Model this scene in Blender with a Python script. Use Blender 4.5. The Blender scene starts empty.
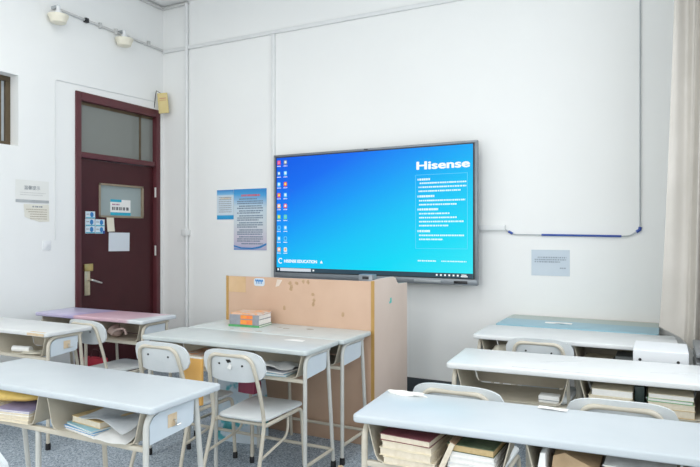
import bpy, bmesh, math, random
from mathutils import Vector, Matrix
PI = math.pi
S = bpy.context.scene
COL = S.collection
random.seed(7)

# ------------------------------------------------------------------ camera, light, exposure
YAW = math.atan2(315, 610)
cd = bpy.data.cameras.new('camera'); cam = bpy.data.objects.new('camera', cd); COL.objects.link(cam)
cam.location = (0, 0, 1.36); cam.rotation_euler = (PI/2, 0, YAW)
cd.sensor_width = 36; cd.lens = 36*610/700; cd.clip_start = 0.02
S.camera = cam
S.view_settings.view_transform = 'Standard'
S.view_settings.look = 'None'
S.view_settings.gamma = 1
S.view_settings.use_curve_mapping = False
S.view_settings.exposure = 0.0
W = bpy.data.worlds.new('sky'); S.world = W; W.use_nodes = True
W.node_tree.nodes['Background'].inputs[0].default_value = (0.72, 0.84, 1.0, 1)
W.node_tree.nodes['Background'].inputs[1].default_value = 0.8

def area(name, loc, rot, sx, sy, power, col):
    l = bpy.data.lights.new(name, 'AREA'); l.shape = 'RECTANGLE'; l.size = sx; l.size_y = sy
    l.energy = power; l.color = col
    o = bpy.data.objects.new(name, l); o.location = loc; o.rotation_euler = rot; COL.objects.link(o)
    return o
# daylight through the three windows in the right wall
for y in (3.15, 0.70, -1.75):
    area('window_daylight', (0.50, y, 1.95), (0, PI/2, 0), 1.9, 1.7, 27, (0.93, 0.965, 1.0))
# area lights under the ceiling, added out of view without fittings
for x in (-3.7, -1.3):
    for y in (-2.4, 0.2, 2.8):
        area('ceiling_fill', (x, y, 3.80), (0, 0, 0), 0.35, 1.3, 15, (1.0, 0.975, 0.925))
# unseen light behind the camera, added to brighten the back wall
area('rear_fill', (-2.3, -3.95, 2.0), (PI/2, 0, 0), 4.0, 1.8, 100, (1.0, 0.975, 0.93))

# ------------------------------------------------------------------ materials
MATS = {}
def mat(name, col, rough=0.5, metal=0.0, noise=None, spec=0.5, bump=0, trans=0, emis=None, emis_s=1.0):
    if name in MATS: return MATS[name]
    m = bpy.data.materials.new(name); m.use_nodes = True
    n = m.node_tree.nodes; L = m.node_tree.links
    b = n['Principled BSDF']
    b.inputs['Base Color'].default_value = (*col, 1)
    b.inputs['Roughness'].default_value = rough
    b.inputs['Metallic'].default_value = metal
    b.inputs['Specular IOR Level'].default_value = spec
    if trans: b.inputs['Transmission Weight'].default_value = trans
    if emis:
        b.inputs['Emission Color'].default_value = (*emis, 1); b.inputs['Emission Strength'].default_value = emis_s
    if noise:
        sc, amt, col2 = noise
        tc = n.new('ShaderNodeTexCoord'); t = n.new('ShaderNodeTexNoise')
        t.inputs['Scale'].default_value = sc; t.inputs['Detail'].default_value = 5
        L.new(tc.outputs['Object'], t.inputs['Vector'])
        r = n.new('ShaderNodeValToRGB')
        r.color_ramp.elements[0].position = 0.5 - amt/2; r.color_ramp.elements[1].position = 0.5 + amt/2
        r.color_ramp.elements[0].color = (*col, 1); r.color_ramp.elements[1].color = (*col2, 1)
        L.new(t.outputs['Fac'], r.inputs['Fac']); L.new(r.outputs['Color'], b.inputs['Base Color'])
        if bump:
            bp = n.new('ShaderNodeBump'); bp.inputs['Strength'].default_value = bump; bp.inputs['Distance'].default_value = 0.01
            L.new(t.outputs['Fac'], bp.inputs['Height']); L.new(bp.outputs['Normal'], b.inputs['Normal'])
    MATS[name] = m
    return m

def grad_mat(name, stops, axis, length, rough=0.5, wobble=0.0, emission=None, const=False, dirx=None):
    """colour bands along an axis of the object's own coordinates (a printed or taped surface)"""
    m = bpy.data.materials.new(name); m.use_nodes = True
    n = m.node_tree.nodes; L = m.node_tree.links; b = n['Principled BSDF']
    tc = n.new('ShaderNodeTexCoord')
    d = n.new('ShaderNodeVectorMath'); d.operation = 'DOT_PRODUCT'; d.inputs[1].default_value = tuple(a/length for a in axis)
    L.new(tc.outputs['Object'], d.inputs[0])
    fac = d.outputs['Value']
    if wobble:
        t = n.new('ShaderNodeTexNoise'); t.inputs['Scale'].default_value = 3.0; t.inputs['Detail'].default_value = 2
        L.new(tc.outputs['Object'], t.inputs['Vector'])
        a = n.new('ShaderNodeMath'); a.operation = 'MULTIPLY_ADD'; a.inputs[1].default_value = wobble
        L.new(t.outputs['Fac'], a.inputs[0]); L.new(fac, a.inputs[2]); fac = a.outputs[0]
    r = n.new('ShaderNodeValToRGB')
    if const: r.color_ramp.interpolation = 'CONSTANT'
    e = r.color_ramp.elements
    while len(e) < len(stops): e.new(0.5)
    for k, (p, c) in enumerate(stops):
        e[k].position = p; e[k].color = (*c, 1)
    L.new(fac, r.inputs['Fac'])
    if emission:
        b.inputs['Base Color'].default_value = (0.005, 0.005, 0.006, 1)
        L.new(r.outputs['Color'], b.inputs['Emission Color']); b.inputs['Emission Strength'].default_value = emission
    else:
        L.new(r.outputs['Color'], b.inputs['Base Color'])
    b.inputs['Roughness'].default_value = rough
    MATS[name] = m
    return m

M_wall = mat('wall_paint', (0.855, 0.865, 0.855), 0.7, noise=(1.3, 0.5, (0.885, 0.895, 0.88)), spec=0.2)
M_ceil = mat('ceiling_paint', (0.85, 0.86, 0.85), 0.8, noise=(2, 0.5, (0.88, 0.88, 0.87)))
M_base = mat('baseboard_grey', (0.045, 0.055, 0.065), 0.5, noise=(9, 0.6, (0.09, 0.10, 0.11)))
M_maroon = mat('maroon_paint', (0.050, 0.0105, 0.0135), 0.38, noise=(5, 0.6, (0.064, 0.0145, 0.018)), spec=0.3)
M_maroon2 = mat('maroon_frame_paint', (0.085, 0.018, 0.024), 0.4, noise=(6, 0.6, (0.11, 0.026, 0.032)))
M_white = mat('white_plastic', (0.80, 0.82, 0.83), 0.45, noise=(14, 0.6, (0.84, 0.85, 0.86)))
M_top = mat('desk_laminate', (0.54, 0.595, 0.63), 0.34, noise=(6, 0.5, (0.585, 0.635, 0.665)))
M_topw = mat('old_white_laminate', (0.69, 0.71, 0.71), 0.35, noise=(7, 0.6, (0.755, 0.77, 0.765)))
M_topc = mat('worn_grey_laminate', (0.52, 0.575, 0.58), 0.34, noise=(9, 0.5, (0.59, 0.635, 0.63)))
M_cream = mat('cream_enamel', (0.55, 0.50, 0.41), 0.4, noise=(14, 0.6, (0.64, 0.60, 0.50)))
M_shell = mat('cream_steel_shell', (0.50, 0.45, 0.35), 0.45, noise=(11, 0.5, (0.60, 0.55, 0.45)))
M_plate = mat('pale_blue_steel', (0.62, 0.70, 0.76), 0.42, noise=(10, 0.5, (0.68, 0.75, 0.80)))
M_tubew = mat('grey_white_tube', (0.56, 0.565, 0.53), 0.38, noise=(15, 0.5, (0.65, 0.65, 0.61)))
M_rub = mat('black_rubber', (0.008, 0.008, 0.010), 0.6, noise=(20, 0.5, (0.014, 0.014, 0.016)))
M_seat = mat('white_moulded_seat', (0.66, 0.70, 0.71), 0.38, noise=(9, 0.5, (0.73, 0.76, 0.77)))
M_pap = mat('paper', (0.82, 0.82, 0.80), 0.8, noise=(12, 0.5, (0.87, 0.87, 0.85)))
M_papb = mat('bluish_paper', (0.56, 0.64, 0.72), 0.8, noise=(6, 0.6, (0.62, 0.69, 0.75)))
M_cpap = mat('cream_paper', (0.74, 0.70, 0.58), 0.8, noise=(8, 0.6, (0.80, 0.76, 0.64)))
M_page = mat('page_edges', (0.68, 0.60, 0.46), 0.85, noise=(60, 0.6, (0.80, 0.73, 0.60)))
M_pagew = mat('white_page_edges', (0.80, 0.79, 0.75), 0.85, noise=(60, 0.6, (0.88, 0.87, 0.84)))
M_ink = mat('dark_ink', (0.06, 0.06, 0.07), 0.8, noise=(40, 0.5, (0.10, 0.10, 0.11)))
M_inkg = mat('grey_ink', (0.28, 0.30, 0.32), 0.8, noise=(40, 0.5, (0.36, 0.38, 0.40)))
M_tan = mat('tan_sticker', (0.66, 0.47, 0.27), 0.6, noise=(30, 0.6, (0.75, 0.64, 0.48)))
M_dark = mat('dark_plastic', (0.012, 0.013, 0.016), 0.35, noise=(20, 0.5, (0.02, 0.02, 0.024)))
M_bezel = mat('grey_bezel', (0.21, 0.235, 0.26), 0.35, 0.4, noise=(8, 0.5, (0.25, 0.275, 0.30)))
M_gry = mat('grey_metal', (0.36, 0.39, 0.41), 0.4, 0.3, noise=(8, 0.5, (0.44, 0.47, 0.49)))
M_steel = mat('brushed_steel', (0.62, 0.60, 0.56), 0.28, 0.9, noise=(30, 0.5, (0.72, 0.70, 0.66)))
M_brass = mat('brass', (0.50, 0.38, 0.14), 0.32, 0.8, noise=(30, 0.5, (0.62, 0.50, 0.22)))
M_wood1 = mat('peach_veneer', (0.53, 0.345, 0.24), 0.45, noise=(4, 0.6, (0.61, 0.42, 0.30)))
M_wood2 = mat('pale_veneer', (0.72, 0.57, 0.48), 0.45, noise=(3, 0.6, (0.80, 0.65, 0.56)))
M_edge = mat('golden_edge_band', (0.42, 0.24, 0.06), 0.4, noise=(8, 0.6, (0.52, 0.32, 0.10)))
M_pipe = mat('white_pipe', (0.74, 0.76, 0.76), 0.4, noise=(9, 0.6, (0.80, 0.81, 0.81)))
M_cond = mat('grey_conduit', (0.55, 0.56, 0.55), 0.5, noise=(9, 0.6, (0.64, 0.64, 0.63)))
M_blue = mat('blue_tape', (0.02, 0.06, 0.30), 0.5, noise=(20, 0.5, (0.03, 0.09, 0.38)))
M_curt = mat('beige_curtain', (0.46, 0.435, 0.39), 0.7, noise=(5, 0.6, (0.54, 0.51, 0.465)))
M_shade = mat('ivory_shade', (0.80, 0.76, 0.62), 0.5, noise=(10, 0.5, (0.85, 0.81, 0.68)))
M_bronze = mat('bronze_aluminium', (0.10, 0.075, 0.045), 0.4, 0.5, noise=(9, 0.5, (0.14, 0.105, 0.065)))
M_screenw = mat('screen_white', (0.02, 0.02, 0.02), 0.4, emis=(0.93, 0.98, 1.0), emis_s=1.0)

def floor_mat():
    m = bpy.data.materials.new('speckled_floor'); m.use_nodes = True
    n = m.node_tree.nodes; L = m.node_tree.links; b = n['Principled BSDF']
    tc = n.new('ShaderNodeTexCoord')
    v = n.new('ShaderNodeTexVoronoi'); v.inputs['Scale'].default_value = 130
    L.new(tc.outputs['Object'], v.inputs['Vector'])
    r = n.new('ShaderNodeValToRGB'); e = r.color_ramp.elements
    e[0].position = 0.0; e[0].color = (0.16, 0.20, 0.245, 1); e[1].position = 1.0; e[1].color = (0.54, 0.60, 0.66, 1)
    x = e.new(0.45); x.color = (0.31, 0.365, 0.42, 1)
    sp = n.new('ShaderNodeSeparateColor'); L.new(v.outputs['Color'], sp.inputs[0])
    L.new(sp.outputs[0], r.inputs['Fac']); L.new(r.outputs['Color'], b.inputs['Base Color'])
    b.inputs['Roughness'].default_value = 0.7
    return m
M_floor = floor_mat()

def pane_mat(name, col, alpha=0.35, rough=0.08):
    m = bpy.data.materials.new(name); m.use_nodes = True
    b = m.node_tree.nodes['Principled BSDF']
    b.inputs['Base Color'].default_value = (*col, 1); b.inputs['Roughness'].default_value = rough
    b.inputs['Transmission Weight'].default_value = alpha
    MATS[name] = m
    return m
M_trans = pane_mat('transom_glass', (0.24, 0.255, 0.235), 0.15)
M_frost = pane_mat('frosted_glass', (0.36, 0.43, 0.43), 0.15, 0.35)
M_clear = pane_mat('corridor_glass', (0.62, 0.68, 0.72), 0.3, 0.1)

# ------------------------------------------------------------------ mesh helpers
def newbm(): return bmesh.new()

def box(bm, x0, x1, y0, y1, z0, z1, bev=0.0, seg=2):
    r = bmesh.ops.create_cube(bm, size=1)
    vs = r['verts']
    for v in vs:
        v.co = Vector(((x0+x1)/2 + v.co.x*(x1-x0), (y0+y1)/2 + v.co.y*(y1-y0), (z0+z1)/2 + v.co.z*(z1-z0)))
    if bev:
        es = list({e for v in vs for e in v.link_edges})
        bmesh.ops.bevel(bm, geom=es, offset=bev, segments=seg, profile=0.5, affect='EDGES')
    return vs

def prism(bm, poly, axis, a0, a1):
    """poly: list of 2D points; axis 'x' -> poly is (y,z); 'y' -> (x,z); 'z' -> (x,y)"""
    def P(p, a):
        return {'x': (a, p[0], p[1]), 'y': (p[0], a, p[1]), 'z': (p[0], p[1], a)}[axis]
    A = [bm.verts.new(P(p, a0)) for p in poly]; B = [bm.verts.new(P(p, a1)) for p in poly]
    n = len(poly); fs = []
    fs.append(bm.faces.new(A)); fs.append(bm.faces.new(list(reversed(B))))
    for i in range(n):
        fs.append(bm.faces.new((A[i], B[i], B[(i+1) % n], A[(i+1) % n])))
    bmesh.ops.recalc_face_normals(bm, faces=fs)
    return fs

def rrect(x0, x1, y0, y1, r, n=5):
    out = []
    for cx, cy, a in ((x1-r, y1-r, 0), (x0+r, y1-r, 1), (x0+r, y0+r, 2), (x1-r, y0+r, 3)):
        for k in range(n+1):
            t = (a + k/n)*PI/2
            out.append((cx + r*math.cos(t), cy + r*math.sin(t)))
    return out

def fillet(pts, r, n=5):
    """round the inner corners of a 3D polyline"""
    pts = [Vector(p) for p in pts]; out = [pts[0]]
    for i in range(1, len(pts)-1):
        a, b, c = pts[i-1], pts[i], pts[i+1]
        d1 = (a-b); d2 = (c-b); q = min(r, d1.length*0.49, d2.length*0.49)
        p1 = b + d1.normalized()*q; p2 = b + d2.normalized()*q
        for k in range(n+1):
            t = k/n
            out.append(p1*(1-t)**2 + b*2*t*(1-t) + p2*t*t)
    out.append(pts[-1]); return out

def tube(bm, pts, r, seg=10, closed=False):
    pts = [Vector(p) for p in pts]; n = len(pts); rings = []
    prev = None
    for i, p in enumerate(pts):
        if closed: d = pts[(i+1) % n] - pts[i-1]
        elif i == 0: d = pts[1]-pts[0]
        elif i == n-1: d = pts[-1]-pts[-2]
        else: d = (pts[i+1]-p).normalized() + (p-pts[i-1]).normalized()
        d.normalize()
        if prev is None:
            u = d.orthogonal().normalized()
        else:
            u = prev - d*prev.dot(d)
            u = u.normalized() if u.length > 1e-6 else d.orthogonal().normalized()
        prev = u; w = d.cross(u)
        rr = r[i] if isinstance(r, (list, tuple)) else r
        rings.append([bm.verts.new(p + (u*math.cos(2*PI*k/seg) + w*math.sin(2*PI*k/seg))*rr) for k in range(seg)])
    fs = []
    m = n if closed else n-1
    for i in range(m):
        A, B = rings[i], rings[(i+1) % n]
        for k in range(seg):
            fs.append(bm.faces.new((A[k], A[(k+1) % seg], B[(k+1) % seg], B[k])))
    if not closed:
        fs.append(bm.faces.new(list(reversed(rings[0])))); fs.append(bm.faces.new(rings[-1]))
    bmesh.ops.recalc_face_normals(bm, faces=fs)

def lathe(bm, prof, c=(0, 0, 0), seg=20):
    rings = []
    for r, z in prof:
        rings.append([bm.verts.new((c[0]+r*math.cos(2*PI*k/seg), c[1]+r*math.sin(2*PI*k/seg), c[2]+z)) for k in range(seg)])
    fs = []
    for A, B in zip(rings, rings[1:]):
        for k in range(seg): fs.append(bm.faces.new((A[k], A[(k+1) % seg], B[(k+1) % seg], B[k])))
    fs.append(bm.faces.new(list(reversed(rings[0])))); fs.append(bm.faces.new(rings[-1]))
    bmesh.ops.recalc_face_normals(bm, faces=fs)

def make(name, bm, m, parent=None, smooth=True, loc=None, rz=0.0):
    me = bpy.data.meshes.new(name); bm.to_mesh(me); bm.free()
    me.materials.append(m)
    if smooth:
        for p in me.polygons: p.use_smooth = True
        me.set_sharp_from_angle(angle=math.radians(38))
    o = bpy.data.objects.new(name, me); COL.objects.link(o)
    if parent is not None: o.parent = parent
    if loc is not None: o.location = loc
    if rz: o.rotation_euler = (0, 0, rz)
    return o

def tag(o, label, cat, group=None, kind='thing'):
    o['label'] = label; o['category'] = cat; o['kind'] = kind
    if group: o['group'] = group
    return o

def thing(name, label, cat, loc=(0, 0, 0), rz=0.0, group=None):
    o = bpy.data.objects.new(name, None); o.empty_display_size = 0.1; COL.objects.link(o)
    o.location = loc; o.rotation_euler = (0, 0, rz)
    return tag(o, label, cat, group)

def struct(name, bm, m, parent=None, smooth=False):
    o = make(name, bm, m, parent, smooth)
    if parent is None: o['kind'] = 'structure'
    return o

def dup(root, loc, rz, label, group=None):
    r = root.copy(); COL.objects.link(r); r.location = loc; r.rotation_euler = (0, 0, rz); r['label'] = label
    if group: r['group'] = group
    for ch in list(root.children):
        c = ch.copy(); COL.objects.link(c); c.parent = r
        for g in list(ch.children):
            d = g.copy(); COL.objects.link(d); d.parent = c
    return r

def card(bm, x0, x1, z0, z1, y=0.0, t=0.001):
    box(bm, x0, x1, y-t, y, z0, z1)

def dashes(bm, x0, x1, z, h, y, seed, lo=0.6, hi=1.5, gap=0.35, t=0.0006):
    """a line of small characters too blurred to read"""
    rnd = random.Random(seed); x = x0
    while x < x1:
        w = h*rnd.uniform(lo, hi); e = min(x+w, x1)
        card(bm, x, e, z-h/2, z+h/2, y, t); x = e + h*gap*rnd.uniform(0.5, 2.0)

def text(name, s, size, m, parent, loc, rot=(PI/2, 0, 0), bold=0.0, sx=1.0, ext=0.0005):
    c = bpy.data.curves.new(name, 'FONT'); c.body = s; c.size = size; c.offset = bold; c.extrude = ext
    o = bpy.data.objects.new(name, c); COL.objects.link(o)
    bpy.context.view_layer.update()
    dg = bpy.context.evaluated_depsgraph_get()
    me = bpy.data.meshes.new_from_object(o.evaluated_get(dg))
    bpy.data.objects.remove(o)
    me.materials.clear(); me.materials.append(m)
    q = bpy.data.objects.new(name, me); COL.objects.link(q); q.parent = parent
    q.location = loc; q.rotation_euler = rot; q.scale = (sx, 1, 1)
    return q

# ------------------------------------------------------------------ room shell
XL, XR, YB, YR, ZC = -5.07, 0.46, 5.185, -4.0, 3.93
FZ = -0.13           # floor level (camera 1.49 m above it)
b = newbm(); box(b, XL-0.3, XR+0.3, YR-0.3, YB+0.3, FZ-0.1, FZ); struct('floor', b, M_floor)
b = newbm(); box(b, XL-0.3, XR+0.3, YR-0.3, YB+0.3, ZC, ZC+0.1); struct('ceiling', b, M_ceil)
b = newbm(); box(b, XL-0.3, XR+0.3, YB, YB+0.2, FZ, ZC); struct('wall_back', b, M_wall)
# left wall: openings for the corridor window and for the door
WY0, WY1, WZ0, WZ1 = 2.10, 3.441, 2.132, 2.755
DY0, DY1, DZ1 = 4.022, 5.130, 2.745
b = newbm()
for (y0, y1, z0, z1) in ((YR, WY0, FZ, ZC), (WY0, WY1, FZ, WZ0), (WY0, WY1, WZ1, ZC), (WY1, DY0, FZ, ZC), (DY0, DY1, DZ1, ZC), (DY1, YB, FZ, ZC)):
    box(b, XL-0.24, XL, y0, y1, z0, z1)
struct('wall_left', b, M_wall)
b = newbm()
ys = [YR, -2.6, -0.9, -0.15, 1.55, 2.3, 4.0, YB]
for k in range(7):
    if k in (1, 3, 5):
        box(b, XR, XR+0.24, ys[k], ys[k+1], FZ, 0.9); box(b, XR, XR+0.24, ys[k], ys[k+1], 2.95, ZC)
    else: box(b, XR, XR+0.24, ys[k], ys[k+1], FZ, ZC)
struct('wall_right', b, M_wall)
b = newbm()
box(b, XL, XR, YR-0.2, YR, FZ, 1.0); box(b, XL, XR, YR-0.2, YR, 3.0, ZC)
box(b, XL, -4.4, YR-0.2, YR, 1.0, 3.0); box(b, -0.2, XR, YR-0.2, YR, 1.0, 3.0)
struct('wall_rear', b, M_wall)
b = newbm(); box(b, XL, XR, YB-0.012, YB, FZ, 0.054, 0.003); struct('baseboard_back', b, M_base)
b = newbm(); box(b, XL, XL+0.012, WY1-4, DY0-0.002, FZ, 0.03, 0.003); struct('baseboard_left', b, M_base)

# corridor window (bronze sliding frame set deep in the wall)
b = newbm()
fx0, fx1 = XL-0.15, XL-0.11
fw = 0.045
box(b, fx0, fx1, WY0, WY1, WZ0, WZ0+fw, 0.004); box(b, fx0, fx1, WY0, WY1, WZ1-fw, WZ1, 0.004)
box(b, fx0, fx1, WY1-fw, WY1, WZ0+fw, WZ1-fw, 0.004); box(b, fx0, fx1, WY0, WY0+fw, WZ0+fw, WZ1-fw, 0.004)
box(b, fx0-0.01, fx1-0.015, WY1-fw-0.075, WY1-fw-0.03, WZ0+fw, WZ1-fw, 0.004)
win = struct('window_1', b, M_bronze)
b = newbm(); box(b, fx0+0.008, fx0+0.014, WY0+fw, WY1-fw, WZ0+fw, WZ1-fw); struct('window_pane', b, M_clear, win)
# windows in the right wall (beside the frame): white frames
for k, (y0, y1) in enumerate(((-2.6, -0.9), (-0.15, 1.55), (2.3, 4.0))):
    b = newbm()
    for (a0, a1, z0, z1) in ((y0, y1, 0.9, 0.95), (y0, y1, 2.9, 2.95), (y0, y0+0.05, 0.95, 2.9), (y1-0.05, y1, 0.95, 2.9), ((y0+y1)/2-0.02, (y0+y1)/2+0.02, 0.95, 2.9)):
        box(b, XR+0.10, XR+0.15, a0, a1, z0, z1)
    struct('window_%d' % (k+2), b, M_white)

# door with transom
b = newbm()
fx0, fx1 = XL-0.10, XL+0.018
jw = 0.062
box(b, fx0, fx1, DY0, DY0+jw, FZ, DZ1, 0.006); box(b, fx0, fx1, DY1-jw, DY1, FZ, DZ1, 0.006)
box(b, fx0, fx1, DY0+jw, DY1-jw, DZ1-0.085, DZ1, 0.006)
box(b, fx0, fx1-0.01, DY0+jw, DY1-jw, 2.105, 2.16, 0.006)
door = struct('door_1', b, M_maroon2, smooth=True)
LX = XL-0.035      # face of the leaf
b = newbm()
gy0, gy1, gz0, gz1 = 4.33, 4.925, 1.525, 1.875
ly0, ly1, lz1 = DY0+jw+0.004, DY1-jw-0.004, 2.10
for (y0, y1, z0, z1) in ((ly0, gy0, FZ+0.01, lz1), (gy1, ly1, FZ+0.01, lz1), (gy0, gy1, FZ+0.01, gz0), (gy0, gy1, gz1, lz1)):
    box(b, LX-0.045, LX, y0, y1, z0, z1)
leaf = struct('door_leaf', b, M_maroon, door)
b = newbm()
for (y0, y1, z0, z1) in ((gy0, gy1, gz0, gz0+0.02), (gy0, gy1, gz1-0.02, gz1), (gy0, gy0+0.02, gz0, gz1), (gy1-0.02, gy1, gz0, gz1)):
    box(b, LX-0.03, LX+0.008, y0, y1, z0, z1, 0.002)
o = struct('vision_panel_frame', b, mat('tan_aluminium', (0.30, 0.24, 0.17), 0.4, 0.4, noise=(12, 0.5, (0.36, 0.30, 0.22))), leaf, True)
b = newbm(); box(b, LX-0.025, LX-0.018, gy0+0.02, gy1-0.02, gz0+0.02, gz1-0.02); struct('vision_pane', b, M_frost, leaf)
b = newbm(); box(b, XL-0.05, XL-0.042, DY0+jw, DY1-jw, 2.16, DZ1-0.085); struct('transom_pane', b, M_trans, door)
b = newbm()
for z in (1.82, 1.17): tube(b, [(XL+0.004, DY1-jw-0.002, z-0.055), (XL+0.004, DY1-jw-0.002, z+0.055)], 0.011, 8)
struct('hinge', b, M_steel, door, True)
b = newbm(); box(b, XL-0.058, XL-0.036, DY1-jw-0.20, DY1-jw-0.175, 2.16, DZ1-0.085); box(b, XL-0.058, XL-0.036, DY0+jw, DY1-jw, DZ1-0.115, DZ1-0.085); struct('transom_dark_strip', b, M_bronze, door)  # dark strips stand in for the jamb's inner reveal and reflection
b = newbm(); box(b, LX, LX+0.012, 4.152, 4.218, 0.745, 0.985, 0.006); hp = struct('lock_plate', b, mat('satin_brass', (0.55, 0.48, 0.32), 0.35, 0.7, noise=(30, 0.5, (0.66, 0.58, 0.42))), leaf, True)
b = newbm(); box(b, LX, LX+0.02, 4.146, 4.248, 0.985, 1.058, 0.006); struct('night_latch', b, M_brass, leaf, True)
b = newbm()
tube(b, fillet([(LX+0.01, 4.198, 0.90), (LX+0.06, 4.198, 0.90), (LX+0.062, 4.315, 0.862)], 0.02), [0.011]*6+[0.011, 0.008], 8)
struct('door_handle', b, M_steel, leaf, True)

# papers taped on the door (each a thing)
def thick(bm, V, off):
    """a closed sheet: grid V[i][j] and a copy of it moved by off"""
    off = Vector(off); n, m = len(V), len(V[0])
    B = [[bm.verts.new(v.co+off) for v in row] for row in V]; fs = []
    for i in range(n-1):
        for j in range(m-1):
            fs.append(bm.faces.new((V[i][j], V[i+1][j], V[i+1][j+1], V[i][j+1])))
            fs.append(bm.faces.new((B[i][j], B[i][j+1], B[i+1][j+1], B[i+1][j])))
    for i in range(n-1):
        for j in (0, m-1): fs.append(bm.faces.new((V[i][j], V[i+1][j], B[i+1][j], B[i][j])))
    for j in range(m-1):
        for i in (0, n-1): fs.append(bm.faces.new((V[i][j], V[i][j+1], B[i][j+1], B[i][j])))
    bmesh.ops.recalc_face_normals(bm, faces=fs)

def paper(name, label, cat, loc, rz, w, h, m, tilt=0.0, group=None, curl=0.0):
    b = newbm()
    n = 6; vs = []
    for j in range(n+1):
        z = h*(j/n-0.5); yy = -0.0015 - curl*(1-j/n)**2
        vs.append([b.verts.new((-w/2, yy, z)), b.verts.new((w/2, yy, z))])
    thick(b, vs, (0, 0.0009, 0))
    o = make(name, b, m, None, False, loc); o.rotation_euler = (0, tilt, rz)
    return tag(o, label, cat, group)

Q = PI/2
M_card = mat('blue_white_card', (0.62, 0.74, 0.82), 0.6, noise=(10, 0.5, (0.70, 0.80, 0.86)))
M_dot = mat('card_blue', (0.02, 0.17, 0.48), 0.6, noise=(30, 0.5, (0.03, 0.24, 0.55)))
M_cyan = mat('cyan_print', (0.02, 0.36, 0.52), 0.6, noise=(20, 0.5, (0.03, 0.42, 0.58)))
cw, chh = 0.115, 0.072
names = ['blue and white card on the door, alone in the top row', 'blue and white card on the door, left of the middle row',
         'blue and white card on the door, right of the middle row', 'blue and white card on the door, left of the bottom row',
         'blue and white card on the door, right of the bottom row with dark blue corner']
for k, (yy, zz) in enumerate(((4.198, 1.545), (4.195, 1.47), (4.318, 1.468), (4.195, 1.397), (4.318, 1.395))):
    if k in (2, 4): yy = 4.315
    o = paper('door_card', names[k], 'card', (LX+0.0005, yy+0.028, zz), Q, cw, chh, M_card, 0.01*(k % 3 - 1), 'blue and white cards taped on the door')
    b = newbm(); prism(b, [(0.018+0.021*math.cos(a*PI/8), 0.004+0.026*math.sin(a*PI/8)) for a in range(16)], 'y', -0.0030, -0.0024); make('print', b, M_dot, o, False)
    b = newbm(); card(b, -cw/2+0.004, cw/2-0.004, -chh/2+0.003, -chh/2+0.013, -0.0024, 0.0006); make('stripe', b, M_cyan, o, False)
    b = newbm(); dashes(b, -0.045, -0.012, 0.008, 0.010, -0.0024, k); make('lettering', b, M_inkg, o, False)
    if k == 4:
        b = newbm(); card(b, 0.035, cw/2, -chh/2, -chh/2+0.03, -0.0032, 0.0005); make('corner', b, M_blue, o, False)
paper('cream_slip', 'small curled cream paper slip on the door under the glass', 'paper', (LX+0.001, 4.475, 1.455), Q, 0.092, 0.15, M_cpap, -0.03, None, 0.01)
paper('blank_sheet', 'blank pale blue sheet taped on maroon door', 'paper', (LX+0.001, 4.590, 1.272), Q, 0.275, 0.195, mat('pale_sheet', (0.66, 0.72, 0.78), 0.8, noise=(4, 0.5, (0.70, 0.75, 0.80))), 0.015)
g = paper('door_sign', 'white and teal sign stuck on the door glass', 'sign', (LX-0.016, 4.622, 1.634), Q, 0.27, 0.165, M_pap)
b = newbm(); card(b, -0.135, 0.012, 0.056, 0.0825, -0.0024, 0.0006); card(b, -0.135, 0.135, -0.0825, -0.052, -0.0024, 0.0006); make('band', b, M_cyan, g, False)
b = newbm()
for k in range(5): dashes(b, -0.112+k*0.047, -0.112+k*0.047+0.033, -0.012, 0.033, -0.0024, k, 0.3, 0.5, 0.12)
make('lettering', b, M_ink, g, False)
b = newbm(); dashes(b, -0.11, -0.01, 0.03, 0.014, -0.0024, 77); make('small_lettering', b, mat('plum_ink', (0.32, 0.10, 0.22), 0.8, noise=(30, 0.5, (0.4, 0.15, 0.28))), g, False)

# notices on the left wall
g = paper('notice_sheet', 'pale notice sheet with grey lower band on left wall', 'notice', (XL+0.001, 3.575, 1.738), Q, 0.325, 0.20, mat('ivory_sheet', (0.80, 0.81, 0.77), 0.8, noise=(4, 0.5, (0.83, 0.83, 0.80))))
b = newbm(); card(b, -0.1625, 0.1625, -0.10, -0.075, -0.0024, 0.0006); make('band', b, mat('grey_band', (0.33, 0.35, 0.36), 0.7, noise=(8, 0.6, (0.52, 0.54, 0.55))), g, False)
text('heading', '温馨提示', 0.040, M_inkg, g, (-0.085, -0.0030, 0.018))
b = newbm(); dashes(b, -0.12, 0.13, -0.012, 0.006, -0.0024, 3); dashes(b, -0.12, 0.10, -0.032, 0.006, -0.0024, 4); make('lettering', b, mat('faint_ink', (0.6, 0.6, 0.58), 0.8, noise=(20, 0.5, (0.64, 0.64, 0.62))), g, False)
# torn lower notice
b = newbm(); prism(b, [(-0.125, 0.078), (0.125, 0.082), (0.13, -0.075), (0.03, -0.08), (-0.06, -0.055), (-0.115, -0.035)], 'y', -0.0018, -0.0008)
g = tag(make('torn_notice', b, mat('yellowed_sheet', (0.74, 0.72, 0.63), 0.8, noise=(6, 0.6, (0.79, 0.77, 0.69))), None, False, (XL+0.001, 3.613, 1.545), Q), 'torn yellowish notice on left wall below the pale sheet', 'notice')
b = newbm(); 
for k in range(5): dashes(b, -0.10+0.02*min(k, 2), 0.105, 0.032-0.021*k, 0.007, -0.0020, 20+k)
make('lettering', b, mat('brown_ink', (0.36, 0.30, 0.22), 0.8, noise=(20, 0.5, (0.42, 0.36, 0.28))), g, False)
b = newbm(); dashes(b, -0.04, 0.06, 0.058, 0.014, -0.0020, 40); make('heading', b, M_inkg, g, False)

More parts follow.
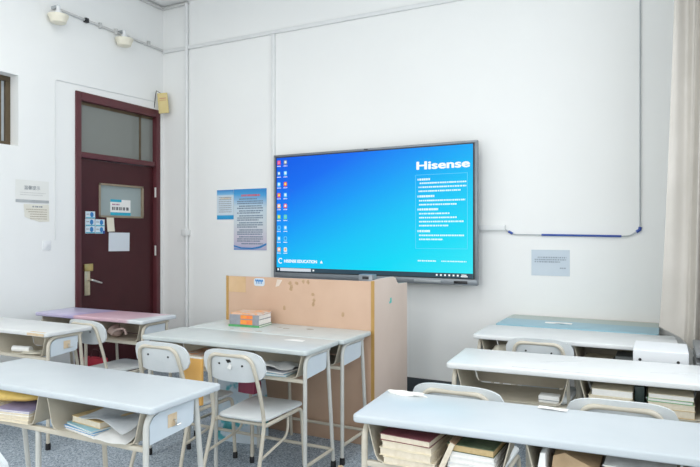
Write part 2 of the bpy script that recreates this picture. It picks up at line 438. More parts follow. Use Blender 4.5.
t = thing('light_switch', 'white wall switch plate on left wall beside the door', 'switch', (XL, 3.715, 1.25), Q)
b = newbm(); box(b, -0.043, 0.043, -0.006, 0, -0.043, 0.043, 0.002); make('plate', b, M_white, t)
b = newbm(); box(b, -0.026, 0.026, -0.008, -0.005, -0.026, 0.026, 0.002); make('rocker', b, M_white, t)

# conduit and bowl lamps on the left wall
b = newbm()
tube(b, [(XL+0.015, 3.78, 3.465), (XL+0.015, YB-0.02, 3.43)], 0.013, 8)
for y in (4.30, 4.50, 4.95): box(b, XL, XL+0.035, y-0.012, y+0.012, 3.425, 3.48, 0.003)
tag(make('wall_conduit', b, M_cond), 'grey conduit high on left wall carrying the two bowl lamps', 'conduit')
def bowl_lamp(y, label):
    t = thing('bowl_lamp', label, 'lamp', (XL+0.085, y, 3.345), 0, 'bowl lamps on the left wall conduit')
    b = newbm(); lathe(b, [(0.045, -0.045), (0.066, -0.036), (0.078, 0.0), (0.090, 0.026), (0.090, 0.034)], seg=24); make('lamp_shade', b, M_shade, t)
    b = newbm(); lathe(b, [(0.030, 0.036), (0.030, 0.07), (0.018, 0.085), (0.018, 0.12)], seg=14); make('lamp_holder', b, M_white, t)
    b = newbm(); box(b, -0.10, 0.005, -0.012, 0.012, 0.10, 0.128, 0.003); make('bracket', b, M_gry, t)
    return t
bowl_lamp(3.775, 'ivory bowl lamp high on left wall, at the conduit end away from the corner')
bowl_lamp(4.55, 'ivory bowl lamp high on left wall above the door')
b = newbm(); box(b, XL, XL+0.04, 4.115, 4.155, 3.43, 3.475, 0.006); tag(make('conduit_clip', b, M_dark), 'small black clip on the conduit between the bowl lamps', 'clip')

# thin cable over the door
b = newbm()
tube(b, fillet([(XL+0.006, 3.80, 1.30), (XL+0.006, 3.80, 2.80), (XL+0.006, 5.06, 2.835)], 0.03), 0.0045, 6)
tag(make('thin_cable', b, M_pipe), 'thin white cable running up left wall and over the door', 'cable')
# yellow tag box hanging at the door's top corner
t = thing('hanging_tag', 'yellow tag board hanging by a wire at the top corner of the door', 'tag', (XL+0.10, 5.085, 2.815), math.radians(28))
b = newbm(); box(b, -0.055, 0.055, -0.012, 0.012, -0.115, 0.11, 0.004); 
o = make('board', b, mat('tag_yellow', (0.66, 0.53, 0.22), 0.6, noise=(14, 0.6, (0.72, 0.60, 0.30))), t); o.rotation_euler = (0, math.radians(-5), 0)
b = newbm(); card(b, -0.035, 0.042, 0.045, 0.054, -0.0128, 0.0006); card(b, -0.035, 0.042, 0.025, 0.031, -0.0128, 0.0006); make('lettering', b, mat('tag_print', (0.55, 0.25, 0.16), 0.7, noise=(30, 0.5, (0.6, 0.32, 0.2))), o, False)
b = newbm(); tube(b, [(-0.02, 0, 0.105), (-0.075, 0.0, 0.135), (-0.085, 0.01, 0.10), (-0.105, 0.02, -0.05)], 0.004, 6); make('wire', b, M_dark, t)

# ------------------------------------------------------------------ back wall services
b = newbm()
tube(b, [(-4.70, YB-0.022, FZ+0.06), (-4.70, YB-0.022, 3.905)], 0.019, 10)
for z in (0.6, 1.9, 2.7, 3.6): tube(b, [(-4.70, YB-0.022, z-0.012), (-4.70, YB-0.022, z+0.012)], 0.023, 10)
pp = tag(make('wall_pipe', b, M_pipe), 'tall white pipe on back wall near the left corner', 'pipe')
b = newbm(); box(b, -4.745, -4.66, YB-0.06, YB, 1.335, 1.41, 0.008); make('junction_box', b, M_pipe, pp)
b = newbm(); tube(b, fillet([(XL+0.02, 4.70, 3.903), (XL+0.02, YB-0.02, 3.898), (-4.68, YB-0.02, 3.905)], 0.01), 0.017, 8)
tag(make('corner_conduit', b, M_cond), 'grey conduit turning the upper left corner under the ceiling', 'conduit')
b = newbm(); box(b, XL, XR, YB-0.022, YB, 3.395, 3.435, 0.004)
tag(make('cable_raceway', b, M_pipe), 'long white horizontal raceway high across the back wall', 'raceway')
b = newbm(); box(b, -3.575, -3.532, YB-0.022, YB, 0.10, 3.394, 0.004)
tag(make('cable_raceway', b, M_pipe), 'white vertical raceway on back wall dropping down beside the screen', 'raceway')
b = newbm(); box(b, -1.44, -1.195, YB-0.035, YB, 1.385, 1.432, 0.004)
tag(make('cable_raceway', b, M_pipe), 'short white raceway stub at the right edge of the screen', 'raceway')
t = thing('wall_cable', 'dark cable with blue wrapping running from the screen and up the back wall', 'cable', (0, 0, 0))
y = YB-0.014
b = newbm(); tube(b, fillet([(-1.20, y, 1.395), (-1.13, y, 1.352), (-0.245, y, 1.338), (-0.17, y, 1.39), (-0.168, y, 3.39)], 0.03), 0.0055, 6); make('grey_cable', b, mat('cable_grey', (0.42, 0.45, 0.47), 0.5, noise=(9, 0.5, (0.50, 0.53, 0.55))), t)
b = newbm(); tube(b, [(-1.17, y, 1.378), (-1.135, y, 1.358)], 0.010, 8); tube(b, [(-0.90, y, 1.3487), (-0.30, y, 1.339)], 0.0085, 8); tube(b, [(-0.195, y, 1.372), (-0.172, y, 1.388), (-0.169, y, 1.41)], 0.012, 8)
make('blue_wrapping', b, M_blue, t)

g = paper('white_notice', 'pale blue printed sheet taped on back wall right of the screen', 'notice', (-0.833, YB-0.001, 1.12), 0, 0.302, 0.212, M_papb)
b = newbm()
dashes(b, -0.10, 0.125, 0.044, 0.011, -0.0024, 51); dashes(b, -0.125, 0.125, 0.026, 0.010, -0.0024, 52); dashes(b, -0.125, 0.08, 0.008, 0.011, -0.0024, 53); dashes(b, 0.075, 0.12, -0.042, 0.010, -0.0024, 54)
make('lettering', b, mat('bluegrey_ink', (0.30, 0.36, 0.42), 0.8, noise=(20, 0.5, (0.36, 0.42, 0.48))), g, False)

# posters
M_post = grad_mat('poster_print', [(0.0, (0.08, 0.25, 0.58)), (0.05, (0.48, 0.46, 0.62)), (0.18, (0.60, 0.56, 0.66)), (0.45, (0.64, 0.70, 0.74)), (0.72, (0.58, 0.70, 0.78)), (0.92, (0.06, 0.36, 0.70)), (1.0, (0.03, 0.26, 0.62))], (0.05, 0, 1), 0.64, 0.5)
b = newbm(); box(b, 0, 0.42, -0.003, 0, 0, 0.64)
g = tag(make('rules_poster', b, M_post, None, False, (-4.062, YB-0.001, 1.187)), 'tall blue and white rules poster on back wall beside the screen', 'poster')
b = newbm()
rows = [(0.07, 0.535), (0.045, 0.51), (0.045, 0.488), (0.07, 0.46), (0.045, 0.438), (0.07, 0.41), (0.045, 0.388), (0.07, 0.358), (0.045, 0.336), (0.045, 0.314), (0.07, 0.285), (0.045, 0.263), (0.045, 0.241), (0.07, 0.21), (0.045, 0.188), (0.045, 0.166), (0.07, 0.138), (0.045, 0.116), (0.045, 0.094), (0.10, 0.066)]
for k, (x0, z) in enumerate(rows): dashes(b, x0, 0.375 if k % 3 else 0.30+0.02*(k % 4), z, 0.0125, -0.0031, 100+k, gap=0.22)
make('lettering', b, mat('slate_ink', (0.13, 0.19, 0.28), 0.8, noise=(30, 0.5, (0.18, 0.25, 0.34))), g, False)
b = newbm(); dashes(b, 0.10, 0.34, 0.572, 0.020, -0.0031, 131, 0.7, 1.0, 0.2); make('heading', b, mat('red_ink', (0.62, 0.10, 0.14), 0.7, noise=(30, 0.5, (0.7, 0.16, 0.2))), g, False)
b = newbm(); prism(b, [(0, 0.035), (0.10, 0.012), (0.24, 0.008), (0.34, 0.02), (0.42, 0.055), (0.42, 0.075), (0.33, 0.04), (0.24, 0.025), (0.10, 0.028), (0, 0.05)], 'y', -0.0036, -0.0031); make('swoosh', b, M_dot, g, False)
M_post2 = grad_mat('small_poster_print', [(0.0, (0.02, 0.30, 0.62)), (0.13, (0.03, 0.36, 0.66)), (0.16, (0.62, 0.72, 0.80)), (0.80, (0.62, 0.72, 0.80)), (0.85, (0.20, 0.50, 0.78)), (1.0, (0.03, 0.22, 0.58))], (0.0, 0, 1), 0.315, 0.5, const=False)
b = newbm(); box(b, 0, 0.222, -0.003, 0, 0, 0.315)
g = tag(make('small_poster', b, M_post2, None, False, (-4.288, YB-0.001, 1.510)), 'small blue banded poster left of the tall rules poster', 'poster')
b = newbm()
for k in range(8): dashes(b, 0.025, 0.195, 0.235-0.022*k, 0.009, -0.0031, 150+k)
make('lettering', b, M_inkg, g, False)
b = newbm(); dashes(b, 0.05, 0.19, 0.225, 0.012, -0.0034, 166); make('heading', b, M_tan, g, False)

# ------------------------------------------------------------------ interactive display
tv = thing('interactive_display', 'large grey framed flat screen showing a blue desktop on back wall', 'television', (-3.50, 5.11, 0.921), -math.radians(2.0))
TW, TH = 2.105, 1.225
b = newbm()
box(b, 0, TW, -0.01, 0.035, 0, 0.052, 0.006)
box(b, 0, TW, -0.01, 0.035, TH-0.022, TH, 0.006)
box(b, 0, 0.022, -0.01, 0.035, 0.04, TH-0.015, 0.006); box(b, TW-0.024, TW, -0.01, 0.035, 0.04, TH-0.015, 0.006)
make('bezel', b, M_bezel, tv)
b = newbm(); box(b, 0.03, TW-0.03, 0.028, 0.05, 0.03, TH-0.03, 0.01); make('rear_cover', b, M_dark, tv)
b = newbm(); box(b, 0.3, TW-0.6, 0.05, 0.07, 0.3, 0.9); make('wall_bracket', b, M_dark, tv)
b = newbm(); box(b, 0.022, TW-0.024, -0.004, 0.0, 0.050, TH-0.022); make('black_border', b, M_dark, tv, False)
SW, SH = 2.030, 1.135
M_scr = grad_mat('screen_light', [(0.0, (0.0, 0.10, 0.78)), (0.18, (0.0, 0.155, 0.88)), (0.34, (0.0, 0.32, 0.93)), (0.52, (0.0, 0.54, 0.93)), (0.70, (0.0, 0.70, 0.93)), (0.85, (0.03, 0.80, 0.94)), (1.0, (0.10, 0.86, 0.95))], (0.40/SW*2.03/2.03, 0, -0.5/SH), 1.0, 0.25, emission=1.0)
# origin of the screen mesh sits at the top left corner
b = newbm(); box(b, 0, SW, -0.0015, 0, -SH, 0)
M_scr.node_tree.nodes['Principled BSDF'].inputs['Specular IOR Level'].default_value = 0.15
scr = make('screen', b, M_scr, tv, False, (0.036, -0.005, 1.195))
# task bar, search box
b = newbm(); card(b, 0, SW, -SH, -SH+0.040, -0.0018, 0.0008)
tb = make('taskbar', b, mat('taskbar_dark', (0.01, 0.01, 0.01), 0.4, emis=(0.010, 0.045, 0.075)), scr, False)
b = newbm(); card(b, 0.045, 0.41, -SH+0.006, -SH+0.036, -0.0028, 0.0006); make('search_box', b, mat('search_light', (0.02,)*3, 0.4, emis=(0.62, 0.68, 0.74)), scr, False)
b = newbm(); card(b, 0.012, 0.030, -SH+0.011, -SH+0.030, -0.0028, 0.0006); card(b, 0.43, 0.448, -SH+0.012, -SH+0.028, -0.0028, 0.0006)
for k in range(6): card(b, 1.70+0.038*k, 1.716+0.038*k, -SH+0.013, -SH+0.028, -0.0028, 0.0006)
card(b, 1.925, 1.985, -SH+0.009, -SH+0.017, -0.0028, 0.0006); card(b, 1.93, 1.975, -SH+0.022, -SH+0.030, -0.0028, 0.0006)
make('tray_icons', b, M_screenw, scr, False)
# desktop icons
icol = [('red', (0.75, 0.05, 0.08)), ('orange', (0.85, 0.42, 0.12)), ('white', (0.75, 0.85, 0.92)), ('sky', (0.08, 0.55, 0.95)), ('green', (0.12, 0.65, 0.30)), ('pink', (0.85, 0.18, 0.45)), ('navy', (0.0, 0.22, 0.62)), ('yellow', (0.85, 0.70, 0.10)), ('grey', (0.20, 0.24, 0.28))]
im = {n: mat('icon_'+n, (0.02,)*3, 0.4, emis=c) for n, c in icol}
ORD = [('red', 'pink', 'grey', 'white'), ('navy', 'white', 'sky', 'white'), ('sky', 'white', 'red', 'yellow'), ('red', 'yellow', 'sky', 'white'), ('orange', 'white', 'red', 'white'), ('green', 'yellow', 'green', 'sky'), ('sky', 'navy', 'sky', 'white'), ('sky', 'white', 'sky', 'navy'), ('orange', 'white', 'white', 'orange')]
for r_ in range(9):
    for c_ in range(2):
        x, z = 0.030+0.078*c_, -0.048-0.1085*r_
        m1, m2 = ORD[r_][2*c_], ORD[r_][2*c_+1]
        b = newbm(); prism(b, rrect(x-0.019, x+0.019, z-0.022, z+0.022, 0.008, 3), 'y', -0.0026, -0.0018)
        prism(b, rrect(x-0.010, x+0.012, z-0.010, z+0.014, 0.005, 3), 'y', -0.0032, -0.0026)
        dashes(b, x-0.022, x+0.022, z-0.036, 0.008, -0.0018, r_*2+c_, 0.5, 0.9)
        o = make('desktop_icon', b, im[m1], scr, False)
        o.data.materials.append(im[m2]); o.data.materials.append(M_screenw)
        n1 = len(rrect(0, 1, 0, 1, .1, 3))+2
        for i, p in enumerate(o.data.polygons): p.material_index = 0 if i < n1 else (1 if i < 2*n1 else 2)
# wallpaper logo and lettering
lt = text('logo_lettering', 'Hisense', 0.096, M_screenw, scr, (1.511, -0.0022, -0.192), sx=1.62)
bt = newbm(); bt.from_mesh(lt.data)
base = lt.data.copy()
for k in range(8):
    c = base.copy(); c.transform(Matrix.Translation((0.0032*math.cos(k*PI/4), 0.0028*math.sin(k*PI/4), 0.00002*(k+1)))); bt.from_mesh(c)
bt.to_mesh(lt.data); bt.free()
b = newbm()
for (x0, x1, z0, z1) in ((1.510, 1.982, -0.243, -0.240), (1.510, 1.982, -0.888, -0.885), (1.508, 1.511, -0.888, -0.240), (1.981, 1.984, -0.888, -0.240)): card(b, x0, x1, z0, z1, -0.0018, 0.0005)
make('text_frame', b, mat('frame_cyan', (0.02,)*3, 0.4, emis=(0.10, 0.66, 0.95)), scr, False)
M_pale = mat('screen_pale', (0.02,)*3, 0.4, emis=(0.72, 0.95, 1.0))
b = newbm(); sd = 300
for hz, hw, lines in ((-0.282, 0.10, ((0.035, 0.46, -0.315), (0.025, 0.46, -0.350), (0.025, 0.41, -0.385))), (-0.430, 0.14, ((0.03, 0.45, -0.468), (0.03, 0.38, -0.503))), (-0.545, 0.175, ((0.03, 0.31, -0.582), (0.03, 0.38, -0.617), (0.03, 0.44, -0.652), (0.03, 0.30, -0.687))), (-0.735, 0.10, ((0.03, 0.44, -0.772), (0.03, 0.25, -0.807)))):
    sd += 1; dashes(b, 1.528, 1.538, hz, 0.017, -0.0018, sd); dashes(b, 1.545, 1.545+hw, hz, 0.018, -0.0018, sd, 0.8, 1.2, 0.15)
    for (x0, x1, z) in lines:
        sd += 1; dashes(b, 1.513+x0, 1.513+x1, z, 0.013, -0.0018, sd, 0.7, 1.4, 0.3)
    make('paragraph_lettering', b, M_pale, scr, False); b = newbm()
dashes(b, 1.53, 1.70, -0.995, 0.012, -0.0018, 390); dashes(b, 1.75, 1.975, -0.995, 0.010, -0.0018, 391)
make('footer_lettering', b, M_pale, scr, False)
text('edition_lettering', 'HISENSE EDUCATION', 0.040, M_screenw, scr, (0.092, -0.0022, -1.043), bold=0.0012, sx=1.0)
b = newbm(); tube(b, [(0.050+0.022*math.cos(a), -0.0025, -1.028+0.024*math.sin(a)) for a in [0.7+k*0.25 for k in range(20)]], 0.0045, 5)
prism(b, [(0.515, -1.043), (0.545, -1.043), (0.53, -1.015)], 'y', -0.0026, -0.0018)
make('edition_emblem', b, M_screenw, scr, False)
b = newbm(); box(b, 1.53, 1.78, -0.0125, -0.0095, 0.014, 0.034, 0.001); make('speaker_slot', b, M_gry, tv)
b = newbm(); box(b, 1.90, 2.02, -0.0125, -0.0095, 0.012, 0.036, 0.003); make('port_cover', b, M_dark, tv)
b = newbm(); box(b, 1.03, 1.07, -0.0125, -0.0095, TH-0.016, TH-0.006, 0.001); make('camera_module', b, M_dark, tv)

# ------------------------------------------------------------------ lectern
LX0, LX1, LY0, LY1 = -3.10, -1.80, 3.86, 4.464
lec = thing('lectern', 'wide peach veneer lectern in front of the screen', 'lectern', (LX0, LY0, 0))
wd = LX1-LX0; dp = LY1-LY0
b = newbm(); box(b, 0.022, wd-0.025, 0, 0.02, FZ, 1.024, 0.001); fp = make('front_panel', b, M_wood1, lec)
def side(x0, x1):
    b = newbm()
    prof = [(0, FZ), (dp, FZ), (dp, 0.975), (0.425, 0.98), (0.40, 0.995), (0.375, 1.025), (0.34, 1.037), (0.10, 1.037), (0.0, 1.028)]
    prism(b, prof, 'x', x0, x1); return b
make('side_panel', side(wd-0.025, wd), M_wood2, lec); b = newbm(); prism(b, [(0, FZ), (dp, FZ), (dp, 0.94), (0.40, 0.95), (0.36, 0.985), (0.1, 0.99), (0, 1.026)], 'x', 0, 0.022); make('side_panel', b, M_wood2, lec)
b = newbm(); box(b, -0.001, 0.022, -0.002, -0.0002, FZ, 1.026); make('edge_band', b, M_edge, lec)
b = newbm(); box(b, wd-0.027, wd-0.001, -0.002, -0.0002, FZ, 1.028); make('edge_band', b, M_edge, lec)
b = newbm(); box(b, 0.023, wd-0.026, 0.021, dp, 0.93, 0.95); make('worktop', b, M_wood2, lec)
b = newbm(); box(b, 0.023, wd-0.026, dp-0.03, dp-0.01, FZ+0.04, 0.929); make('rear_doors', b, M_wood1, lec)
b = newbm(); prism(b, rrect(0.27, 0.37, 0.955, 1.015, 0.02), 'y', -0.0015, -0.0003)
st = make('sticker', b, M_papb, fp, False); st['label'] = 'pale sticker with blue print'
b = newbm(); box(b, 0.024, 0.19, -0.0012, -0.0003, 0.90, 1.02); M_fade = mat('faded_patch', (0.58, 0.38, 0.20), 0.5, noise=(9, 0.6, (0.66, 0.46, 0.27)))
make('patch', b, M_fade, fp, False)
b = newbm(); prism(b, [(0.47, 0.955), (0.50, 0.962), (0.53, 1.008), (0.485, 1.012)], 'y', -0.0012, -0.0003); make('patch', b, mat('glue_mark', (0.66, 0.56, 0.48), 0.6, noise=(9, 0.6, (0.72, 0.63, 0.55))), fp, False)
b = newbm(); rr = random.Random(5)
for (x, z) in ((0.60, 0.985), (0.615, 0.965), (0.61, 0.94), (0.72, 1.005), (0.76, 1.0), (0.80, 0.91), (0.81, 0.87), (0.80, 0.84), (0.66, 0.99), (1.05, 0.78), (0.55, 0.80)):
    prism(b, [(x+rr.uniform(.008, .018)*math.cos(a*PI/4), z+rr.uniform(.008, .02)*math.sin(a*PI/4)) for a in range(8)], 'y', -0.0014, -0.0003)
make('stain', b, mat('stain_brown', (0.40, 0.25, 0.13), 0.6, noise=(20, 0.6, (0.52, 0.36, 0.22))), fp, False)
b = newbm(); rr = random.Random(3)
for k in range(9):
    a = k/9; prism(b, [(0.285+0.07*a, 0.972), (0.291+0.07*a, 0.972), (0.291+0.07*a, 0.998), (0.285+0.07*a, 0.998)] if k % 2 else [(0.283+0.07*a, 0.99), (0.293+0.07*a, 0.99), (0.293+0.07*a, 1.005), (0.283+0.07*a, 1.005)], 'y', -0.0022, -0.0015)
make('sticker_print', b, M_dot, st, False)
b = newbm(); box(b, wd, wd+0.0015, 0.27, 0.295, 0.848, 0.885); box(b, wd, wd+0.0015, 0.255, 0.27, 0.845, 0.86); o = make('teal_sticker', b, mat('teal_sticker', (0.05, 0.50, 0.46), 0.5, noise=(30, 0.5, (0.1, 0.58, 0.55))), lec, False)
t = thing('control_box', 'small grey control box standing on the lectern below the screen', 'device', (-1.89, 3.935, 0.9505))
b = newbm(); box(b, -0.055, 0.055, -0.035, 0.035, 0, 0.118, 0.004); make('case', b, M_bezel, t)
b = newbm(); box(b, -0.025, 0.025, -0.037, -0.0345, 0.085, 0.105, 0.001); make('display', b, M_dark, t)

# ------------------------------------------------------------------ desks
HT = 0.68
HL = HT-FZ          # desk height above the floor
def desk(label, x0, x1, y0, y1, top, rz=0.0, name='school_desk', stick=True, steel=None, up=0.0, inset=0.035):
    w = x1-x0; d = y1-y0; H = HL+up
    t = thing(name, label, 'desk', ((x0+x1)/2, (y0+y1)/2, FZ), rz, 'school desks')
    hw, hd = w/2, d/2
    b = newbm(); prism(b, rrect(-hw, hw, -hd, hd, 0.022, 4), 'z', H-0.03, H)
    es = [e for e in b.edges if abs(e.verts[0].co.z-e.verts[1].co.z) < 1e-6]
    bmesh.ops.bevel(b, geom=es, offset=0.008, segments=3, profile=0.5, affect='EDGES')
    tp = make('tabletop', b, top, t)
    tm = M_tubew if steel is None else steel
    for s in (-1, 1):
        x = s*(hw-inset); ht = H-0.043
        b = newbm()
        tube(b, fillet([(x, -hd+0.045, 0.0), (x, -hd+0.045, ht), (x, hd-0.075, ht)], 0.075, 7), 0.0125, 10)
        lg = make('front_leg', b, tm, t)
        b = newbm(); lathe(b, [(0.017, 0), (0.017, 0.035), (0.015, 0.045)], (x, -hd+0.045, 0), 12); make('foot_cap', b, M_rub, lg)
        b = newbm(); tube(b, [(x, hd-0.095, H-0.032), (x, hd-0.010, 0.0)], 0.0125, 10)
        lg = make('rear_leg', b, tm, t)
        b = newbm(); lathe(b, [(0.017, 0), (0.017, 0.035), (0.015, 0.045)], (x, hd-0.012, 0), 12); make('foot_cap', b, M_rub, lg)
        b = newbm(); tube(b, [(x, -hd+0.045, 0.12), (x, hd-0.024, 0.12)], 0.011, 8); make('foot_rail', b, M_cream, t)
        b = newbm(); prism(b, [(-hd+0.062, H-0.175), (-hd+0.062, H-0.095), (-hd+0.082, H-0.068), (-hd+0.115, H-0.057), (hd-0.108, H-0.057), (hd-0.115, H-0.150), (hd-0.135, H-0.162)], 'x', x-0.004, x+0.004)
        pl = make('side_plate', b, M_plate, t)
        if stick and s == 1:
            xs = x+0.0045
            b = newbm(); box(b, xs, xs+0.001, -hd+0.165, -hd+0.22, H-0.135, H-0.080); make('sticker', b, M_tan, pl, False)
            b = newbm(); tube(b, fillet([(xs, -hd+0.20, H-0.105), (xs+0.012, -hd+0.20, H-0.108), (xs+0.014, -hd+0.20, H-0.130), (xs+0.018, -hd+0.225, H-0.128)], 0.006), 0.0035, 6); make('hook', b, M_steel, pl)
    # centre legs
    b = newbm(); tube(b, [(-0.055, -hd+0.055, H-0.20), (-0.055, -hd+0.055, 0.0)], 0.0125, 10); make('centre_leg', b, tm, t)
    b = newbm(); tube(b, [(0.0, hd-0.085, H-0.034), (0.0, hd-0.035, 0.0)], 0.0115, 8); make('centre_leg', b, M_cream, t)
    # two open book compartments
    h0, h1 = H-0.178, H-0.032
    gp = 0.024; half = (hw-inset-0.015-gp)/2; cxs = (-(gp+half), gp+half)
    ya, yb = -hd+0.035, hd-0.085
    for cx in cxs:
        b = newbm(); th = 0.004
        outer = [(cx-half, h1), (cx-half+0.030, h0+0.03), (cx-half+0.042, h0+0.008), (cx-half+0.065, h0), (cx+half-0.065, h0), (cx+half-0.042, h0+0.008), (cx+half-0.030, h0+0.03), (cx+half, h1)]
        inner = [(cx+half-th, h1), (cx+half-0.030-th, h0+0.03), (cx+half-0.042-th, h0+0.008+th), (cx+half-0.065-th, h0+th), (cx-half+0.065+th, h0+th), (cx-half+0.042+th, h0+0.008+th), (cx-half+0.030+th, h0+0.03), (cx-half+th, h1)]
        # build as quads so that the concave section shades well
        n = len(outer); inn = list(reversed(inner)); fs = []
        V = [[[b.verts.new((p[0], yy, p[1])) for p in pr] for pr in (outer, inn)] for yy in (ya, yb)]
        for i in range(n-1):
            fs.append(b.faces.new((V[0][0][i], V[0][0][i+1], V[1][0][i+1], V[1][0][i])))
            fs.append(b.faces.new((V[0][1][i], V[0][1][i+1], V[1][1][i+1], V[1][1][i])))
            fs.append(b.faces.new((V[0][0][i], V[0][0][i+1], V[0][1][i+1], V[0][1][i])))
            fs.append(b.faces.new((V[1][0][i], V[1][0][i+1], V[1][1][i+1], V[1][1][i])))
        for i in (0, n-1): fs.append(b.faces.new((V[0][0][i], V[0][1][i], V[1][1][i], V[1][0][i])))
        bmesh.ops.recalc_face_normals(b, faces=fs)
        cp = make('compartment', b, M_shell, t)
        b = newbm(); prism(b, [(cx-half+th, h1), (cx-half+0.05, h0+0.01), (cx+half-0.05, h0+0.01), (cx+half-th, h1)], 'y', yb, yb+0.004); make('back_panel', b, M_shell, cp, False)
    b = newbm(); box(b, -hw+inset+0.01, hw-inset-0.01, -hd+0.040, -hd+0.062, h0-0.024, h0-0.001, 0.005); make('front_rail', b, M_cream, t)
    b = newbm(); tube(b, [(-hw+inset, hd-0.026, 0.12), (hw-inset, hd-0.026, 0.12)], 0.011, 8); make('stretcher', b, M_cream, t)
    t['sx'] = cxs[0]
    return t
def shelf_z(): return HT-0.178+0.0045

M_pink = grad_mat('pink_film_top', [(0.0, (0.50, 0.48, 0.66)), (0.30, (0.56, 0.50, 0.70)), (0.42, (0.42, 0.36, 0.60)), (0.44, (0.66, 0.42, 0.50)), (0.90, (0.66, 0.46, 0.52)), (0.94, (0.68, 0.72, 0.74)), (1.0, (0.68, 0.72, 0.74))], (1, -0.25, 0), 1.22, 0.3, wobble=0.06)
def shift_grad(m, off):
    for n in m.node_tree.nodes:
        if n.type == 'VECT_MATH':
            L = m.node_tree.links; out = n.outputs['Value']; to = [l.to_socket for l in out.links]
            a = m.node_tree.nodes.new('ShaderNodeMath'); a.operation = 'ADD'; a.inputs[1].default_value = off
            for l in list(out.links): L.remove(l)
            L.new(out, a.inputs[0])
            for s in to: L.new(a.outputs[0], s)
            return
shift_grad(M_pink, 0.47)
M_bluetop = grad_mat('blue_film_top', [(0.0, (0.27, 0.47, 0.56)), (0.56, (0.27, 0.47, 0.56)), (0.565, (0.40, 0.50, 0.475)), (0.95, (0.43, 0.51, 0.48)), (0.96, (0.55, 0.48, 0.36)), (1.0, (0.55, 0.48, 0.36))], (0.02, 1, 0), 0.61, 0.35)
shift_grad(M_bluetop, 0.5)

def ctr(label, cx, cy, w, d, top, deg=0.0, **k): return desk(label, cx-w/2, cx+w/2, cy-d/2, cy+d/2, top, math.radians(deg), **k)
D_FL = ctr('pale blue double desk nearest on the left, with yellow bag in its compartment', -2.445, 1.955, 1.33, 0.44, M_top, 1.7, inset=0.074)
D_BL = desk('grey white double desk at left edge, behind the nearest left desk', -4.96, -3.745, 2.725, 3.12, M_topw, math.radians(1.0), steel=M_cream)
D_PK = desk('double desk with pink and lavender film top in front of the maroon door', -4.85, -3.615, 3.45, 3.85, M_pink, math.radians(1.5), stick=False, steel=M_cream)
D_C1 = desk('worn grey double desk with two chairs, nearer of the pair before the lectern', -3.125, -1.840, 3.000, 3.41, M_topc, math.radians(0.8), stick=False)
D_C2 = desk('worn grey double desk pushed against the lectern front', -3.10, -1.815, 3.424, 3.848, M_topc, math.radians(0.3), stick=False)
D_FR = ctr('pale blue double desk nearest on the right, with crumpled tissue at its corner', -0.458, 2.283, 1.21, 0.40, M_top, 4.2, steel=M_cream)
D_R2 = ctr('white double desk second in the right row, with book stacks below its right half', -0.408, 3.355, 1.27, 0.46, M_topw, 3.6, steel=M_cream)
D_R3 = ctr('white double desk third in the right row, beside the white steel box', -0.545, 4.305, 1.235, 0.50, M_topw, 1.5, steel=M_cream)
D_R4 = desk('double desk with light blue and grey green top against the back wall', -1.135, -0.035, 4.575, 5.168, M_bluetop, 0, steel=M_cream, up=0.004)

def patch(parent, name, poly, m, z=HL):
    b = newbm(); prism(b, poly, 'z', z, z+0.0008); return make(name, b, m, parent, False)
patch(D_BL, 'worn_edge', [(0.44, -0.192), (0.59, -0.192), (0.59, -0.178), (0.44, -0.172)], M_tan)
b = newbm(); box(b, 0.42, 0.59, -0.2020, -0.2002, HL-0.024, HL-0.006); make('worn_edge', b, M_tan, D_BL, False)

